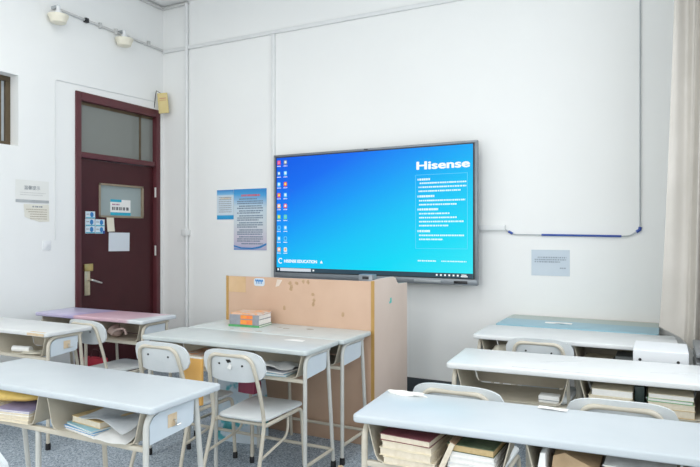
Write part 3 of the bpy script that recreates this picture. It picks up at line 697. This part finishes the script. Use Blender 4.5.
# ------------------------------------------------------------------ chairs
def chair(label, loc, rz, torn=False):
    """origin on the floor below the backrest; faces +y"""
    t = thing('school_chair', label, 'chair', loc, rz, 'white school chairs with cream tube frames')
    b = newbm(); nx, nz = 24, 10; hw, hh, zc = 0.205, 0.093, 0.747; z00 = zc-hh
    def yb(z, x): return 0.005+0.035*((x/hw)**2)-0.22*(z-z00)
    def P(u, v, off):
        x = u*hw; k = max(0.0, 1-abs(u)**3.4)**0.5
        z = zc + v*hh*(0.28+0.72*k)
        return (x, yb(z, x)+off, z)
    F = [[b.verts.new(P(-1+2*i/nx, -1+2*j/nz, 0)) for j in range(nz+1)] for i in range(nx+1)]
    thick(b, F, (0, -0.014, 0))
    bk = make('backrest', b, M_seat, t)
    for (x, z) in ((-0.075, 0.757), (0.078, 0.752)):
        b = newbm(); tube(b, [(x, yb(z, x)-0.010, z), (x, yb(z, x)-0.018, z)], 0.006, 8); make('rivet', b, M_rub, bk)
    if torn:
        y0 = yb(0.755, 0)-0.0145
        b = newbm(); prism(b, [(-0.018, 0.735), (0.008, 0.729), (0.012, 0.747), (0.0, 0.763), (-0.008, 0.750)], 'y', y0-0.004, y0); make('label_scrap', b, M_pap, bk, False)
        b = newbm(); prism(b, [(-0.024, 0.783), (0.004, 0.785), (0.010, 0.771), (-0.012, 0.765)], 'y', y0-0.008, y0-0.001); make('hole', b, M_rub, bk, False)
    b = newbm(); prism(b, rrect(-0.178, 0.178, 0.062, 0.505, 0.055, 6), 'z', 0.420, 0.4365)
    es = [e for e in b.edges if abs(e.verts[0].co.z-e.verts[1].co.z) < 1e-6]
    bmesh.ops.bevel(b, geom=es, offset=0.007, segments=2, profile=0.5, affect='EDGES')
    for v in b.verts:
        v.co.x *= 0.92 + 0.14*(v.co.y-0.055)/0.42
    make('seat', b, M_seat, t)
    # back frame: one tube from rear foot up, across behind the panel and down again
    def U(x, z): return (x, yb(z, x)-0.025, z)
    pts = [(-0.190, -0.075, 0.0), (-0.172, 0.055, 0.42), (-0.168, 0.030, 0.55), U(-0.162, 0.66), U(-0.140, 0.808), U(0.140, 0.808), U(0.162, 0.66), (0.168, 0.030, 0.55), (0.172, 0.055, 0.42), (0.190, -0.075, 0.0)]
    b = newbm(); tube(b, fillet(pts, 0.06, 6), 0.0115, 10); bf = make('back_frame', b, M_cream, t)
    for s in (-1, 1):
        b = newbm(); lathe(b, [(0.0155, 0), (0.0155, 0.035), (0.013, 0.042)], (s*0.1895, -0.072, 0), 12); make('foot_cap', b, M_rub, bf)
        b = newbm(); tube(b, fillet([(s*0.170, 0.055, 0.403), (s*0.180, 0.470, 0.405), (s*0.195, 0.485, 0.0)], 0.05, 6), 0.0115, 10); lg = make('front_leg', b, M_cream, t)
        b = newbm(); lathe(b, [(0.0155, 0), (0.0155, 0.035), (0.013, 0.042)], (s*0.195, 0.485, 0), 12); make('foot_cap', b, M_rub, lg)
        b = newbm(); tube(b, fillet([(s*0.180, 0.0, 0.235), (s*0.165, 0.33, 0.275), (s*0.155, 0.345, 0.415)], 0.07, 6), 0.008, 8); make('side_rail', b, M_cream, t)
    b = newbm(); tube(b, [(-0.168, 0.085, 0.403), (0.168, 0.085, 0.403)], 0.010, 8); make('seat_frame', b, M_cream, t)
    return t
chA = chair('white chair with torn label hole on its backrest, at the desk before the lectern', (-2.168, 2.76, FZ), math.radians(3), torn=True)
plain = chair('white chair with the orange folder beside it, left of the torn one', (-2.715, 2.76, FZ), math.radians(2))
dup(plain, (-3.905, 3.20, FZ), math.radians(-3), 'white chair tucked at the pink topped desk by the door')
dup(plain, (-2.03, 1.19, FZ), 0, 'white chair cut off at the bottom left corner of the picture')
dup(plain, (-0.805, 2.57, FZ), math.radians(2), 'white chair behind the nearest right desk, left of two peeking over it')
dup(plain, (-0.155, 2.63, FZ), math.radians(4), 'white chair behind the nearest right desk, right of two peeking over it')
dup(plain, (-0.70, 3.93, FZ), math.radians(1), 'white chair between the second and third desks of the right row')

# ------------------------------------------------------------------ books and small things
COV = {}
def cov(name, c, c2=None):
    return mat('cover_'+name, c, 0.45, noise=(22, 0.4, c2 or tuple(min(1, a*1.25+0.02) for a in c)))
C_ = dict(maroon=cov('maroon', (0.17, 0.045, 0.055)), green=cov('green', (0.06, 0.30, 0.10)), orange=cov('orange', (0.80, 0.30, 0.05), (0.62, 0.60, 0.58)),
          grey=cov('grey', (0.24, 0.25, 0.28)), purple=cov('purple', (0.32, 0.29, 0.48)), white=cov('white', (0.74, 0.74, 0.72)), tan=cov('tan', (0.58, 0.42, 0.20)),
          dkgreen=cov('dark_green', (0.05, 0.09, 0.045), (0.14, 0.17, 0.10)), teal=cov('teal', (0.24, 0.46, 0.55)), blue=cov('blue', (0.10, 0.28, 0.52)), cream=cov('cream', (0.70, 0.63, 0.48)), brown=cov('brown', (0.28, 0.17, 0.10)))
def book(label, x, y, z, w, d, t, rz, cover, pages=None, group='books', tilt=None, parent_rot=0):
    """origin at the bottom centre; spine along +y, fore edge towards -y"""
    pages = pages or M_page
    e = 0.0022 if t > 0.010 else 0.0012
    o = thing('book', label, 'book', (x, y, z), rz, group)
    if tilt: o.rotation_euler = (tilt[0], tilt[1], rz)
    b = newbm(); box(b, -w/2+0.003, w/2-0.003, -d/2+0.003, d/2-0.004, e, t-e); make('pages', b, pages, o, False)
    b = newbm(); box(b, -w/2, w/2, -d/2, d/2, 0, e); box(b, -w/2, w/2, -d/2, d/2, t-e, t); box(b, -w/2, w/2, d/2-0.003, d/2, e, t-e); make('cover', b, C_[cover], o, False)
    return o
def stack(items, x, y, z, group):
    for (label, w, d, t, rz, dx, dy, cover, pages) in items:
        book(label, x+dx, y+dy, z+0.0003, w, d, t, rz, cover, pages, group); z += t+0.0004
    return z
SZ = shelf_z()
# on the desk before the lectern (spines to the camera)
R180 = PI
zt = HT+0.0003
g = 'books stacked on the desk before the lectern'
stack([('thin green covered book at the bottom of the stack before the lectern', 0.254, 0.198, 0.014, R180+0.12, 0, 0, 'green', M_pagew),
       ('thick book with orange and grey spine, middle of stack before the lectern', 0.245, 0.189, 0.040, R180+0.10, 0.002, 0.0, 'grey', M_pagew),
       ('thick book with orange and grey spine, above another in stack before lectern', 0.245, 0.189, 0.032, R180+0.12, 0.0, 0.002, 'grey', M_pagew),
       ('orange and grey covered book on top of the stack before the lectern', 0.237, 0.184, 0.012, R180+0.16, 0.008, 0.004, 'orange', M_pagew)], -2.735, 3.685, HT+0.0003, g)
for o in [q for q in COL.objects if q.get('group') == g and 'thick' in q['label']]:
    th = 0.040 if 'middle' in o['label'] else 0.032
    b = newbm(); box(b, -0.070, 0.030, 0.0942, 0.0950, 0.003, th-0.003); make('spine_patch', b, mat('spine_orange', (0.85, 0.38, 0.04), 0.5, noise=(30, 0.5, (0.85, 0.16, 0.06))), o, False)

def loc_in(desk, dx, dy):
    M = Matrix.Translation(desk.location) @ Matrix.Rotation(desk.rotation_euler.z, 4, 'Z')
    v = M @ Vector((dx, dy, 0)); return v.x, v.y

# nearest right desk, left compartment
gr = 'old books in the nearest right desk'
x, y = loc_in(D_FR, -0.39, -0.05)
stack([('old cream book at the bottom of the stack with maroon cover on top', 0.20, 0.26, 0.026, 0.05, 0.005, 0.0, 'cream', None),
       ('old cream book second from bottom of stack under the maroon cover', 0.205, 0.26, 0.030, -0.03, 0.0, 0.0, 'cream', None),
       ('old cream book directly under the maroon covered book', 0.195, 0.26, 0.026, 0.02, 0.0, 0.0, 'cream', None),
       ('maroon covered book on top of stack in nearest right desk', 0.20, 0.26, 0.024, -0.04, 0.0, 0.0, 'maroon', None)], x, y, SZ, gr)
x2, y2 = loc_in(D_FR, -0.262, -0.06)
book('brown edged book leaning beside the maroon stack in nearest right desk', x2, y2, SZ+0.012, 0.024, 0.24, 0.11, 0.02, 'brown', None, gr, (0, math.radians(24)))
x3, y3 = loc_in(D_FR, -0.152, -0.055)
stack([('white school book at the bottom of stack under the dark green cover', 0.165, 0.24, 0.020, 0.03, 0.004, 0, 'white', M_pagew),
       ('white school book second from bottom under the dark green cover', 0.17, 0.24, 0.018, -0.02, 0, 0, 'white', M_pagew),
       ('white school book third from bottom under the dark green cover', 0.165, 0.24, 0.020, 0.02, 0, 0, 'white', M_pagew),
       ('white school book directly under the dark green covered book', 0.165, 0.24, 0.018, 0.0, 0, 0, 'white', M_pagew),
       ('dark green covered book with tan edge on top of stack in nearest right desk', 0.17, 0.24, 0.026, -0.03, 0.0, 0, 'dkgreen', mat('tan_edges', (0.52, 0.38, 0.18), 0.8, noise=(60, 0.6, (0.62, 0.47, 0.25))))], x3, y3, SZ, gr)
# crumpled white plastic between the stacks
def blob(bm, c, r, seed, sq=(1, 1, 1), amp=0.3):
    rnd = random.Random(seed)
    v0 = set(bm.verts)
    bmesh.ops.create_icosphere(bm, subdivisions=3, radius=1)
    ax = [(Vector((rnd.uniform(-1, 1), rnd.uniform(-1, 1), rnd.uniform(-1, 1))).normalized(), rnd.uniform(2, 7), rnd.uniform(0, 6)) for _ in range(7)]
    for v in [q for q in bm.verts if q not in v0]:
        n = v.co.normalized(); k = 1+amp*sum(math.sin(a.dot(n)*f+p) for a, f, p in ax)/3.2
        v.co = Vector((c[0]+n.x*k*r*sq[0], c[1]+n.y*k*r*sq[1], c[2]+n.z*k*r*sq[2]))
x4, y4 = loc_in(D_FR, -0.235, -0.14)
b = newbm(); blob(b, (0, 0, 0.035), 0.026, 4, (0.7, 0.8, 1.2), 0.5); 
t = tag(make('plastic_bag', b, mat('white_film', (0.66, 0.70, 0.74), 0.3, noise=(30, 0.6, (0.8, 0.83, 0.86))), None, True, (x4, y4, SZ)), 'crumpled white plastic bag squeezed between book stacks in nearest right desk', 'bag')
x5, y5 = loc_in(D_FR, -0.485, -0.175)
b = newbm(); box(b, -0.012, 0.012, -0.006, 0.006, 0, 0.014, 0.003); 
# right compartment of the nearest right desk
x, y = loc_in(D_FR, 0.178, -0.05)
b = newbm(); pr = [(-0.07, 0), (0.075, 0), (0.085, 0.085), (0.03, 0.105), (-0.02, 0.125), (-0.055, 0.11)]
prism(b, pr, 'y', -0.12, 0.12); tag(make('paper_bag', b, cov('kraft', (0.36, 0.25, 0.14)), None, False, (x, y, SZ)), 'brown paper bag in right compartment of the nearest right desk', 'bag')
x, y = loc_in(D_FR, 0.092, -0.09)
b = newbm(); prism(b, [(-0.012, 0), (0.014, 0), (0.012, 0.12), (-0.004, 0.118), (-0.014, 0.06)], 'y', -0.09, 0.10); tag(make('folded_sheet', b, M_pap, None, False, (x-0.008, y, SZ)), 'folded white sheet standing left of the brown paper bag', 'paper')
x, y = loc_in(D_FR, 0.385, -0.05)
stack([('lilac covered book low in right compartment of nearest right desk', 0.215, 0.24, 0.05, 0.03, 0, 0, 'purple', None), ('white covered book lying on the lilac one in nearest right desk', 0.21, 0.24, 0.05, -0.02, 0, 0, 'white', None)], x, y, SZ, gr)

# second right desk: two stacks in right compartment, a small carton in the left
gr = 'old books in the second right desk'
x, y = loc_in(D_R2, 0.175, -0.06)
stack([('old cream book at bottom of left stack in second right desk', 0.185, 0.25, 0.026, 0.04, 0.003, 0, 'cream', None),
       ('old cream book second from bottom of left stack in second right desk', 0.19, 0.25, 0.018, 0.0, 0, 0, 'cream', None),
       ('old cream book third from bottom of left stack in second right desk', 0.195, 0.25, 0.022, -0.03, -0.004, 0, 'cream', None),
       ('thick cream book on top of left stack in second right desk', 0.185, 0.25, 0.034, 0.02, 0, 0, 'cream', M_pagew)], x, y, SZ, gr)
x, y = loc_in(D_R2, 0.428, -0.06)
stack([('yellowed thick book at bottom of right stack in second right desk', 0.20, 0.25, 0.036, 0.0, 0.0, 0, 'tan', None),
       ('cream book in the middle of right stack in second right desk', 0.195, 0.25, 0.028, 0.02, 0, 0, 'cream', None),
       ('green edged white book near top of right stack in second right desk', 0.19, 0.25, 0.016, -0.02, 0, 0, 'green', M_pagew),
       ('cream book topping the right stack in second right desk', 0.19, 0.25, 0.022, 0.01, 0, 0, 'cream', M_pagew)], x, y, SZ, gr)
x, y = loc_in(D_R2, 0.298, -0.02)
b = newbm(); box(b, -0.022, 0.022, -0.10, 0.11, 0, 0.115, 0.004); tag(make('dark_folder', b, mat('folder_dark', (0.012, 0.03, 0.028), 0.4, noise=(9, 0.5, (0.02, 0.045, 0.04))), None, True, (x, y, SZ)), 'dark green folder standing between two book stacks in second right desk', 'folder')
x, y = loc_in(D_R2, -0.12, -0.13)
t = thing('small_carton', 'small white carton in left compartment of second right desk', 'carton', (x, y, SZ)); b = newbm(); box(b, -0.05, 0.05, -0.035, 0.035, 0, 0.035, 0.002); make('body', b, M_pap, t)
b = newbm(); box(b, -0.05, 0.05, -0.036, -0.0351, 0.012, 0.016); make('flap_edge', b, M_inkg, t, False)

# third right desk
gr = 'papers in the third right desk'
x, y = loc_in(D_R3, -0.46, -0.12)
b = newbm(); blob(b, (0, 0, 0.05), 0.048, 9, (0.9, 1.2, 0.95), 0.25); tag(make('paper_wad', b, M_cpap, None, True, (x, y, SZ)), 'crumpled cream paper in left compartment of third right desk', 'paper')
x, y = loc_in(D_R3, 0.16, -0.08)
stack([('grey covered book lying low in third right desk', 0.18, 0.25, 0.03, 0.05, 0, 0, 'grey', None), ('cream covered book lying on a grey one in third right desk', 0.17, 0.25, 0.025, -0.1, 0, 0, 'cream', None)], x, y, SZ, 'books in the third right desk')
x, y = loc_in(D_R3, 0.38, -0.05)
b = newbm(); box(b, -0.115, 0.115, -0.10, 0.10, 0, 0.085, 0.006); tag(make('grey_case', b, mat('case_grey', (0.18, 0.20, 0.20), 0.5, noise=(8, 0.5, (0.22, 0.24, 0.24))), None, True, (x, y, SZ)), 'dark grey case inside third right desk left of the white steel box', 'case')

# nearest left desk
gr = 'books in the nearest left desk'
x, y = loc_in(D_FL, -0.205, -0.085)
z = stack([('cream school book at bottom of left stack under yellow bag', 0.215, 0.24, 0.016, 0.12, 0.0, 0, 'cream', None), ('cream school book second from bottom under yellow bag', 0.215, 0.24, 0.016, 0.14, 0, 0, 'cream', M_page), ('cream school book third from bottom under yellow bag', 0.21, 0.24, 0.014, 0.16, 0, 0, 'white', M_page), ('purple covered thin book right under the yellow bag', 0.205, 0.24, 0.008, 0.18, 0.0, 0.0, 'purple', M_pagew)], x, y, SZ, gr)
x2, y2 = loc_in(D_FL, -0.43, -0.06)
z2 = stack([('cream book at far left of nearest left desk, lower of two', 0.175, 0.24, 0.03, 0.0, 0, 0, 'cream', None), ('cream book at far left of nearest left desk, upper of two', 0.17, 0.24, 0.025, 0.03, 0, 0, 'cream', None)], x2, y2, SZ, gr)
b = newbm(); blob(b, (0, 0, 0.034), 0.034, 12, (5.6, 3.0, 1.0), 0.12); x, y = loc_in(D_FL, -0.315, -0.08)
tag(make('yellow_bag', b, cov('yellow_cloth', (0.66, 0.46, 0.12)), None, True, (x, y, SZ+0.058)), 'yellow cloth bag lying on books in nearest left desk', 'bag')
x, y = loc_in(D_FL, 0.245, -0.065)
stack([('thin white exercise book at bottom of right pile in nearest left desk', 0.23, 0.24, 0.010, -0.16, 0.0, 0, 'white', M_pagew), ('thin blue striped exercise book in right pile of nearest left desk', 0.22, 0.24, 0.010, -0.12, -0.008, 0.0, 'blue', M_pagew), ('thin teal exercise book under the tan book in nearest left desk', 0.21, 0.24, 0.009, -0.2, 0.0, 0.0, 'teal', M_pagew), ('thick tan book on the exercise books in nearest left desk', 0.20, 0.21, 0.028, -0.10, 0.0, 0.012, 'tan', None)], x, y, SZ, gr)
def sheet(label, x, y, z, w, d, seed, amp, m, rz=0.0, name='loose_paper', lift=(0, 0), group=None):
    rnd = random.Random(seed); b = newbm(); n = 12
    ph = [rnd.uniform(0, 6) for _ in range(4)]; fr = [rnd.uniform(3, 8) for _ in range(4)]
    V = [[b.verts.new((w*(i/n-0.5), d*(j/n-0.5), amp*(1.5+math.sin(fr[0]*i/n+ph[0])*math.cos(fr[1]*j/n+ph[1])+0.5*math.sin(fr[2]*(i+j)/n+ph[2])) + lift[0]*i/n + lift[1]*j/n)) for j in range(n+1)] for i in range(n+1)]
    thick(b, V, (0, 0, 0.0015))
    zmin = min(v.co.z for v in b.verts)
    for v in b.verts: v.co.z -= zmin
    return tag(make(name, b, m, None, True, (x, y, z), rz), label, 'paper', group)
x, y = loc_in(D_FL, 0.36, -0.075)
sheet('crumpled grey sheet draped over the tan book in nearest left desk', x, y, SZ+0.042, 0.30, 0.22, 3, 0.016, mat('greyish_paper', (0.56, 0.60, 0.62), 0.8, noise=(20, 0.4, (0.70, 0.72, 0.73))), -0.1, lift=(-0.008, 0))
x, y = loc_in(D_FL, 0.415, -0.13)
sheet('white sheet hanging forward at right end of nearest left compartment', x, y, SZ+0.002, 0.15, 0.18, 8, 0.006, M_pap, 0.25, lift=(0.0, 0.03))

# left edge desk
x, y = loc_in(D_BL, 0.22, -0.12)
b = newbm()
tube(b, [(-0.06, 0, 0.030), (0.09, 0.03, 0.030)], 0.022, 14); t = tag(make('paper_roll', b, M_pap, None, True, (x, y, SZ-0.0075)), 'rolled white paper in compartment of the left edge desk', 'paper roll')
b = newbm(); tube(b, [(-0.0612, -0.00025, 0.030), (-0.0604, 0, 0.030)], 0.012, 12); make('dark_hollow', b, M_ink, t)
x, y = loc_in(D_BL, 0.33, -0.10)
sheet('loose cream sheets beside the paper roll in left edge desk', x+0.04, y, SZ, 0.20, 0.12, 5, 0.006, M_cpap, 0.2)

# pink desk: cloth bag inside
x, y = loc_in(D_PK, 0.18, -0.06)
t = thing('cloth_bag', 'dusty pink cloth bag with looped strap inside pink topped desk', 'bag', (x, y, SZ))
M_dusty = cov('dusty', (0.46, 0.34, 0.30))
b = newbm(); blob(b, (0, 0, 0.05), 0.048, 2, (1.7, 1.3, 0.95), 0.2); make('body', b, M_dusty, t)
b = newbm(); tube(b, fillet([(0.05, -0.07, 0.03), (0.10, -0.08, 0.075), (0.18, -0.06, 0.09), (0.20, -0.06, 0.04)], 0.04), 0.010, 8); make('strap', b, M_dusty, t)

# desk before the lectern: papers inside right and left compartments
x, y = loc_in(D_C1, 0.35, -0.06)
stack([('teal thin book under loose papers in desk before the lectern', 0.24, 0.24, 0.014, 0.1, 0, 0, 'teal', M_pagew), ('grey green thin book in desk before the lectern', 0.22, 0.22, 0.014, -0.1, 0.02, 0, 'grey', M_pagew)], x, y, SZ, 'books in the desk before the lectern')
sheet('loose whitish sheets on the thin books in desk before the lectern', x+0.03, y-0.01, SZ+0.030, 0.22, 0.18, 15, 0.008, M_pap, 0.2, lift=(-0.01, 0))
x, y = loc_in(D_C1, -0.22, -0.05)
stack([('tan covered book in left compartment of desk before the lectern', 0.22, 0.24, 0.04, 0.05, 0, 0, 'tan', None), ('orange covered book in left compartment of desk before the lectern', 0.21, 0.24, 0.03, -0.05, 0, 0, 'orange', None)], x, y, SZ, 'books in the desk before the lectern')
# marks and scraps on desktops
rr = random.Random(11)
def stain(parent, x, y, r, m, seed):
    q = random.Random(seed); return patch(parent, 'stain', [(x+r*q.uniform(0.6, 1.3)*math.cos(a*PI/5), y+r*0.55*q.uniform(0.6, 1.3)*math.sin(a*PI/5)) for a in range(10)], m)
M_st = mat('desk_stain', (0.34, 0.30, 0.26), 0.6, noise=(30, 0.6, (0.48, 0.46, 0.42)))
stain(D_C2, -0.05, -0.16, 0.03, M_st, 1); stain(D_C2, 0.05, 0.03, 0.03, M_st, 2); stain(D_C2, -0.02, 0.06, 0.022, M_st, 3); stain(D_C2, 0.22, 0.08, 0.035, M_st, 4); stain(D_C2, -0.30, -0.14, 0.016, M_st, 5); stain(D_C2, -0.24, -0.10, 0.02, M_tan, 6)
patch(D_C1, 'label_residue', [(0.32, 0.06), (0.46, 0.055), (0.45, 0.105), (0.35, 0.11)], M_pap)
sheet('white scrap of paper on the blue topped desk', -0.71, 4.79, HT+0.0005, 0.19, 0.05, 21, 0.004, M_pap, -0.05)
sheet('small white paper slip on the far edge of nearest right desk', -0.385, 2.455, HT+0.0005, 0.11, 0.035, 22, 0.002, M_pap, 0.0)
b = newbm(); blob(b, (-0.095, -0.02, 0.010), 0.018, 31, (4.6, 1.5, 0.75), 0.4); blob(b, (0.095, 0.01, 0.009), 0.016, 33, (4.8, 1.5, 0.75), 0.45); blob(b, (0.02, 0.005, 0.006), 0.013, 32, (6, 1.5, 0.8), 0.4)
tag(make('tissue', b, mat('tissue_white', (0.82, 0.82, 0.78), 0.9, noise=(20, 0.5, (0.88, 0.87, 0.82))), None, True, (-0.985, 2.395, HT)), 'crumpled white tissue at far corner of the nearest right desk', 'tissue')

for (x0, y0, x1, y1) in ((-0.18, -0.02, 0.02, 0.10), (0.34, -0.06, 0.60, 0.02), (-0.30, -0.19, 0.28, -0.205)):
    patch(D_R2, 'scratch', [(x0, y0), (x1, y1), (x1, y1+0.004), (x0, y0+0.004)], mat('scratch_grey', (0.42, 0.44, 0.45), 0.6, noise=(40, 0.5, (0.62, 0.64, 0.64))))
# orange folder and shopping bags between the chairs
t = thing('orange_folder', 'orange folder standing between the two chairs before the lectern', 'folder', (-2.585, 2.90, FZ+0.4365), math.radians(2))
b = newbm(); box(b, -0.07, 0.07, -0.012, 0.012, 0.0, 0.285, 0.004); o = make('cover', b, mat('orange_card', (0.80, 0.42, 0.10), 0.55, noise=(7, 0.5, (0.84, 0.50, 0.16))), t)
b = newbm(); box(b, -0.065, 0.065, -0.009, 0.009, 0.2855, 0.291); make('pages', b, M_pagew, t, False)
def bag(name, label, loc, rz, w, d, h, m, handle):
    t = thing(name, label, 'bag', loc, rz)
    b = newbm(); V = []
    for z, k, q in ((0, 1.0, 1.0), (h*0.5, 1.03, 0.9), (h, 1.0, 0.45)):
        V.append([b.verts.new((sx*w/2*k, sy*d/2*q, z)) for sx, sy in ((-1, -1), (0, -1.15), (1, -1), (1.02, 0), (1, 1), (0, 1.1), (-1, 1), (-1.02, 0))])
    for A, B in zip(V, V[1:]):
        for k in range(8): b.faces.new((A[k], A[(k+1) % 8], B[(k+1) % 8], B[k]))
    b.faces.new(list(reversed(V[0]))); b.faces.new(V[-1]); bmesh.ops.recalc_face_normals(b, faces=b.faces[:])
    make('body', b, m, t)
    b = newbm(); tube(b, fillet([(-w*0.25, 0, h-0.005), (-w*0.2, 0, h+0.07), (w*0.2, 0, h+0.07), (w*0.25, 0, h-0.005)], 0.04), 0.005, 6); make('handle', b, handle, t)
    return t
def bag_print():
    m = bpy.data.materials.new('bag_print'); m.use_nodes = True
    n = m.node_tree.nodes; L = m.node_tree.links; b = n['Principled BSDF']
    tc = n.new('ShaderNodeTexCoord'); t = n.new('ShaderNodeTexNoise'); t.inputs['Scale'].default_value = 7; t.inputs['Detail'].default_value = 3
    L.new(tc.outputs['Object'], t.inputs['Vector'])
    r = n.new('ShaderNodeValToRGB'); e = r.color_ramp.elements
    e[0].position = 0.36; e[0].color = (0.05, 0.30, 0.30, 1); e[1].position = 0.60; e[1].color = (0.62, 0.70, 0.76, 1)
    q = e.new(0.44); q.color = (0.10, 0.42, 0.50, 1); q = e.new(0.48); q.color = (0.55, 0.66, 0.74, 1)
    L.new(t.outputs['Fac'], r.inputs['Fac']); L.new(r.outputs['Color'], b.inputs['Base Color'])
    return m
bag('shopping_bag', 'white shopping bag with teal print on the floor under the desk before the lectern', (-2.74, 3.58, FZ), 0.12, 0.36, 0.16, 0.44, bag_print(), M_white)
bag('maroon_bag', 'small dark red pouch hanging under the desk before the lectern', (-2.44, 3.28, 0.313), -0.05, 0.13, 0.08, 0.115, mat('bag_red', (0.20, 0.02, 0.06), 0.5, noise=(6, 0.4, (0.30, 0.05, 0.10))), M_maroon2)
# crumpled paper on the floor
b = newbm(); blob(b, (0, 0, 0.022), 0.022, 41, (1.2, 1, 0.9), 0.3); tag(make('litter', b, M_tan, None, True, (-1.80, 3.36, FZ)), 'small crumpled wrapper on the floor by the desk legs', 'litter')
# blue crate and red bag below the left edge desk
t = thing('plastic_crate', 'light blue plastic crate on the floor under the left edge desk', 'crate', (-4.53, 3.29, FZ))
M_cr = mat('crate_blue', (0.42, 0.54, 0.66), 0.5, noise=(8, 0.5, (0.50, 0.61, 0.72)))
b = newbm()
for (x0, x1, y0, y1, z0, z1) in ((-0.36, 0.36, -0.15, 0.15, 0, 0.02), (-0.36, 0.36, -0.15, -0.135, 0.02, 0.40), (-0.36, 0.36, 0.135, 0.15, 0.02, 0.40), (-0.36, -0.345, -0.135, 0.135, 0.02, 0.40), (0.345, 0.36, -0.135, 0.135, 0.02, 0.40)): box(b, x0, x1, y0, y1, z0, z1)
make('body', b, M_cr, t)
b = newbm(); box(b, -0.375, 0.375, -0.165, -0.15, 0.365, 0.40, 0.004); box(b, -0.375, 0.375, 0.15, 0.165, 0.365, 0.40, 0.004); make('rim', b, M_cr, t)
b = newbm(); box(b, -0.16, 0.02, -0.1535, -0.1502, 0.30, 0.335); make('hand_slot', b, M_gry, t, False)
bag('red_bag', 'small red bag on the floor below the pink topped desk', (-4.45, 3.74, FZ), 0.1, 0.22, 0.12, 0.40, mat('bag_bright_red', (0.55, 0.02, 0.05), 0.5, noise=(8, 0.5, (0.65, 0.05, 0.08))), M_maroon2)

# ------------------------------------------------------------------ right side: white steel box, radiator, curtain
t = thing('steel_box', 'white steel box with two screws standing beside the third right desk', 'cabinet', (-0.022, 3.855, FZ))
b = newbm(); box(b, -0.135, 0.135, -0.155, 0.16, 0.0, 0.853, 0.004); make('body', b, mat('white_steel', (0.74, 0.77, 0.79), 0.4, noise=(6, 0.5, (0.79, 0.81, 0.83))), t, False)
b = newbm()
for x in (-0.10, 0.085): tube(b, [(x, -0.154, 0.80), (x, -0.1585, 0.80)], 0.008, 10)
make('screw', b, M_dark, t)
M_rad = mat('radiator_grey', (0.17, 0.18, 0.185), 0.45, 0.2, noise=(8, 0.5, (0.22, 0.23, 0.235)))
t = thing('radiator', 'grey finned radiator under the right window beside the curtain', 'radiator', (0.345, 3.98, FZ))
b = newbm(); box(b, -0.075, 0.075, -0.33, 0.16, 0.06, 0.87, 0.01); make('body', b, M_rad, t)
b = newbm()
for k in range(15): box(b, -0.20, -0.075, -0.32, 0.15, 0.14+0.05*k, 0.165+0.05*k, 0.004)
make('fin', b, M_rad, t)
b = newbm(); box(b, -0.06, 0.06, -0.28, -0.24, 0, 0.06); box(b, -0.06, 0.06, 0.10, 0.14, 0, 0.06); make('foot', b, M_dark, t)

def curtain():
    b = newbm(); n, nz = 110, 34; V = []
    for i in range(n+1):
        u = i/n; col = []
        for j in range(nz+1):
            v = j/nz
            zlo = 0.765-0.065*min(1, u*3.6)-0.06*min(1, max(0, (u-0.27)*8))
            z = zlo + (3.25-zlo)*v
            xl = -0.035 + 0.10*(v**0.75)
            x = xl + (0.43-xl)*u
            # one broad soft fold at the free edge, tight pleats towards the window
            k = min(1, max(0, (u-0.28)/0.15))
            y = 4.31 + 0.07*math.sin(u*4.2+0.4) - 0.02*math.sin(u*16+2*v)
            y += k*(0.045*math.sin((u-0.30)*2*PI*7.0+0.5*math.sin(3*v)))
            y += (1-k)*0.012*math.sin(u*30+3*v)*v
            if v < 0.25: y += 0.035*math.sin(u*11+1)*(0.25-v)/0.25
            col.append(b.verts.new((x, y, z)))
        V.append(col)
    thick(b, V, (0, 0.004, 0))
    return b
t = thing('curtain', 'long beige curtain gathered at the right end of the back wall', 'curtain', (0, 0, 0))
o = make('fabric', curtain(), M_curt, t)
b = newbm(); tube(b, [(-0.02, 4.33, 3.27), (0.45, 4.33, 3.27)], 0.012, 8); make('curtain_rod', b, M_steel, t)
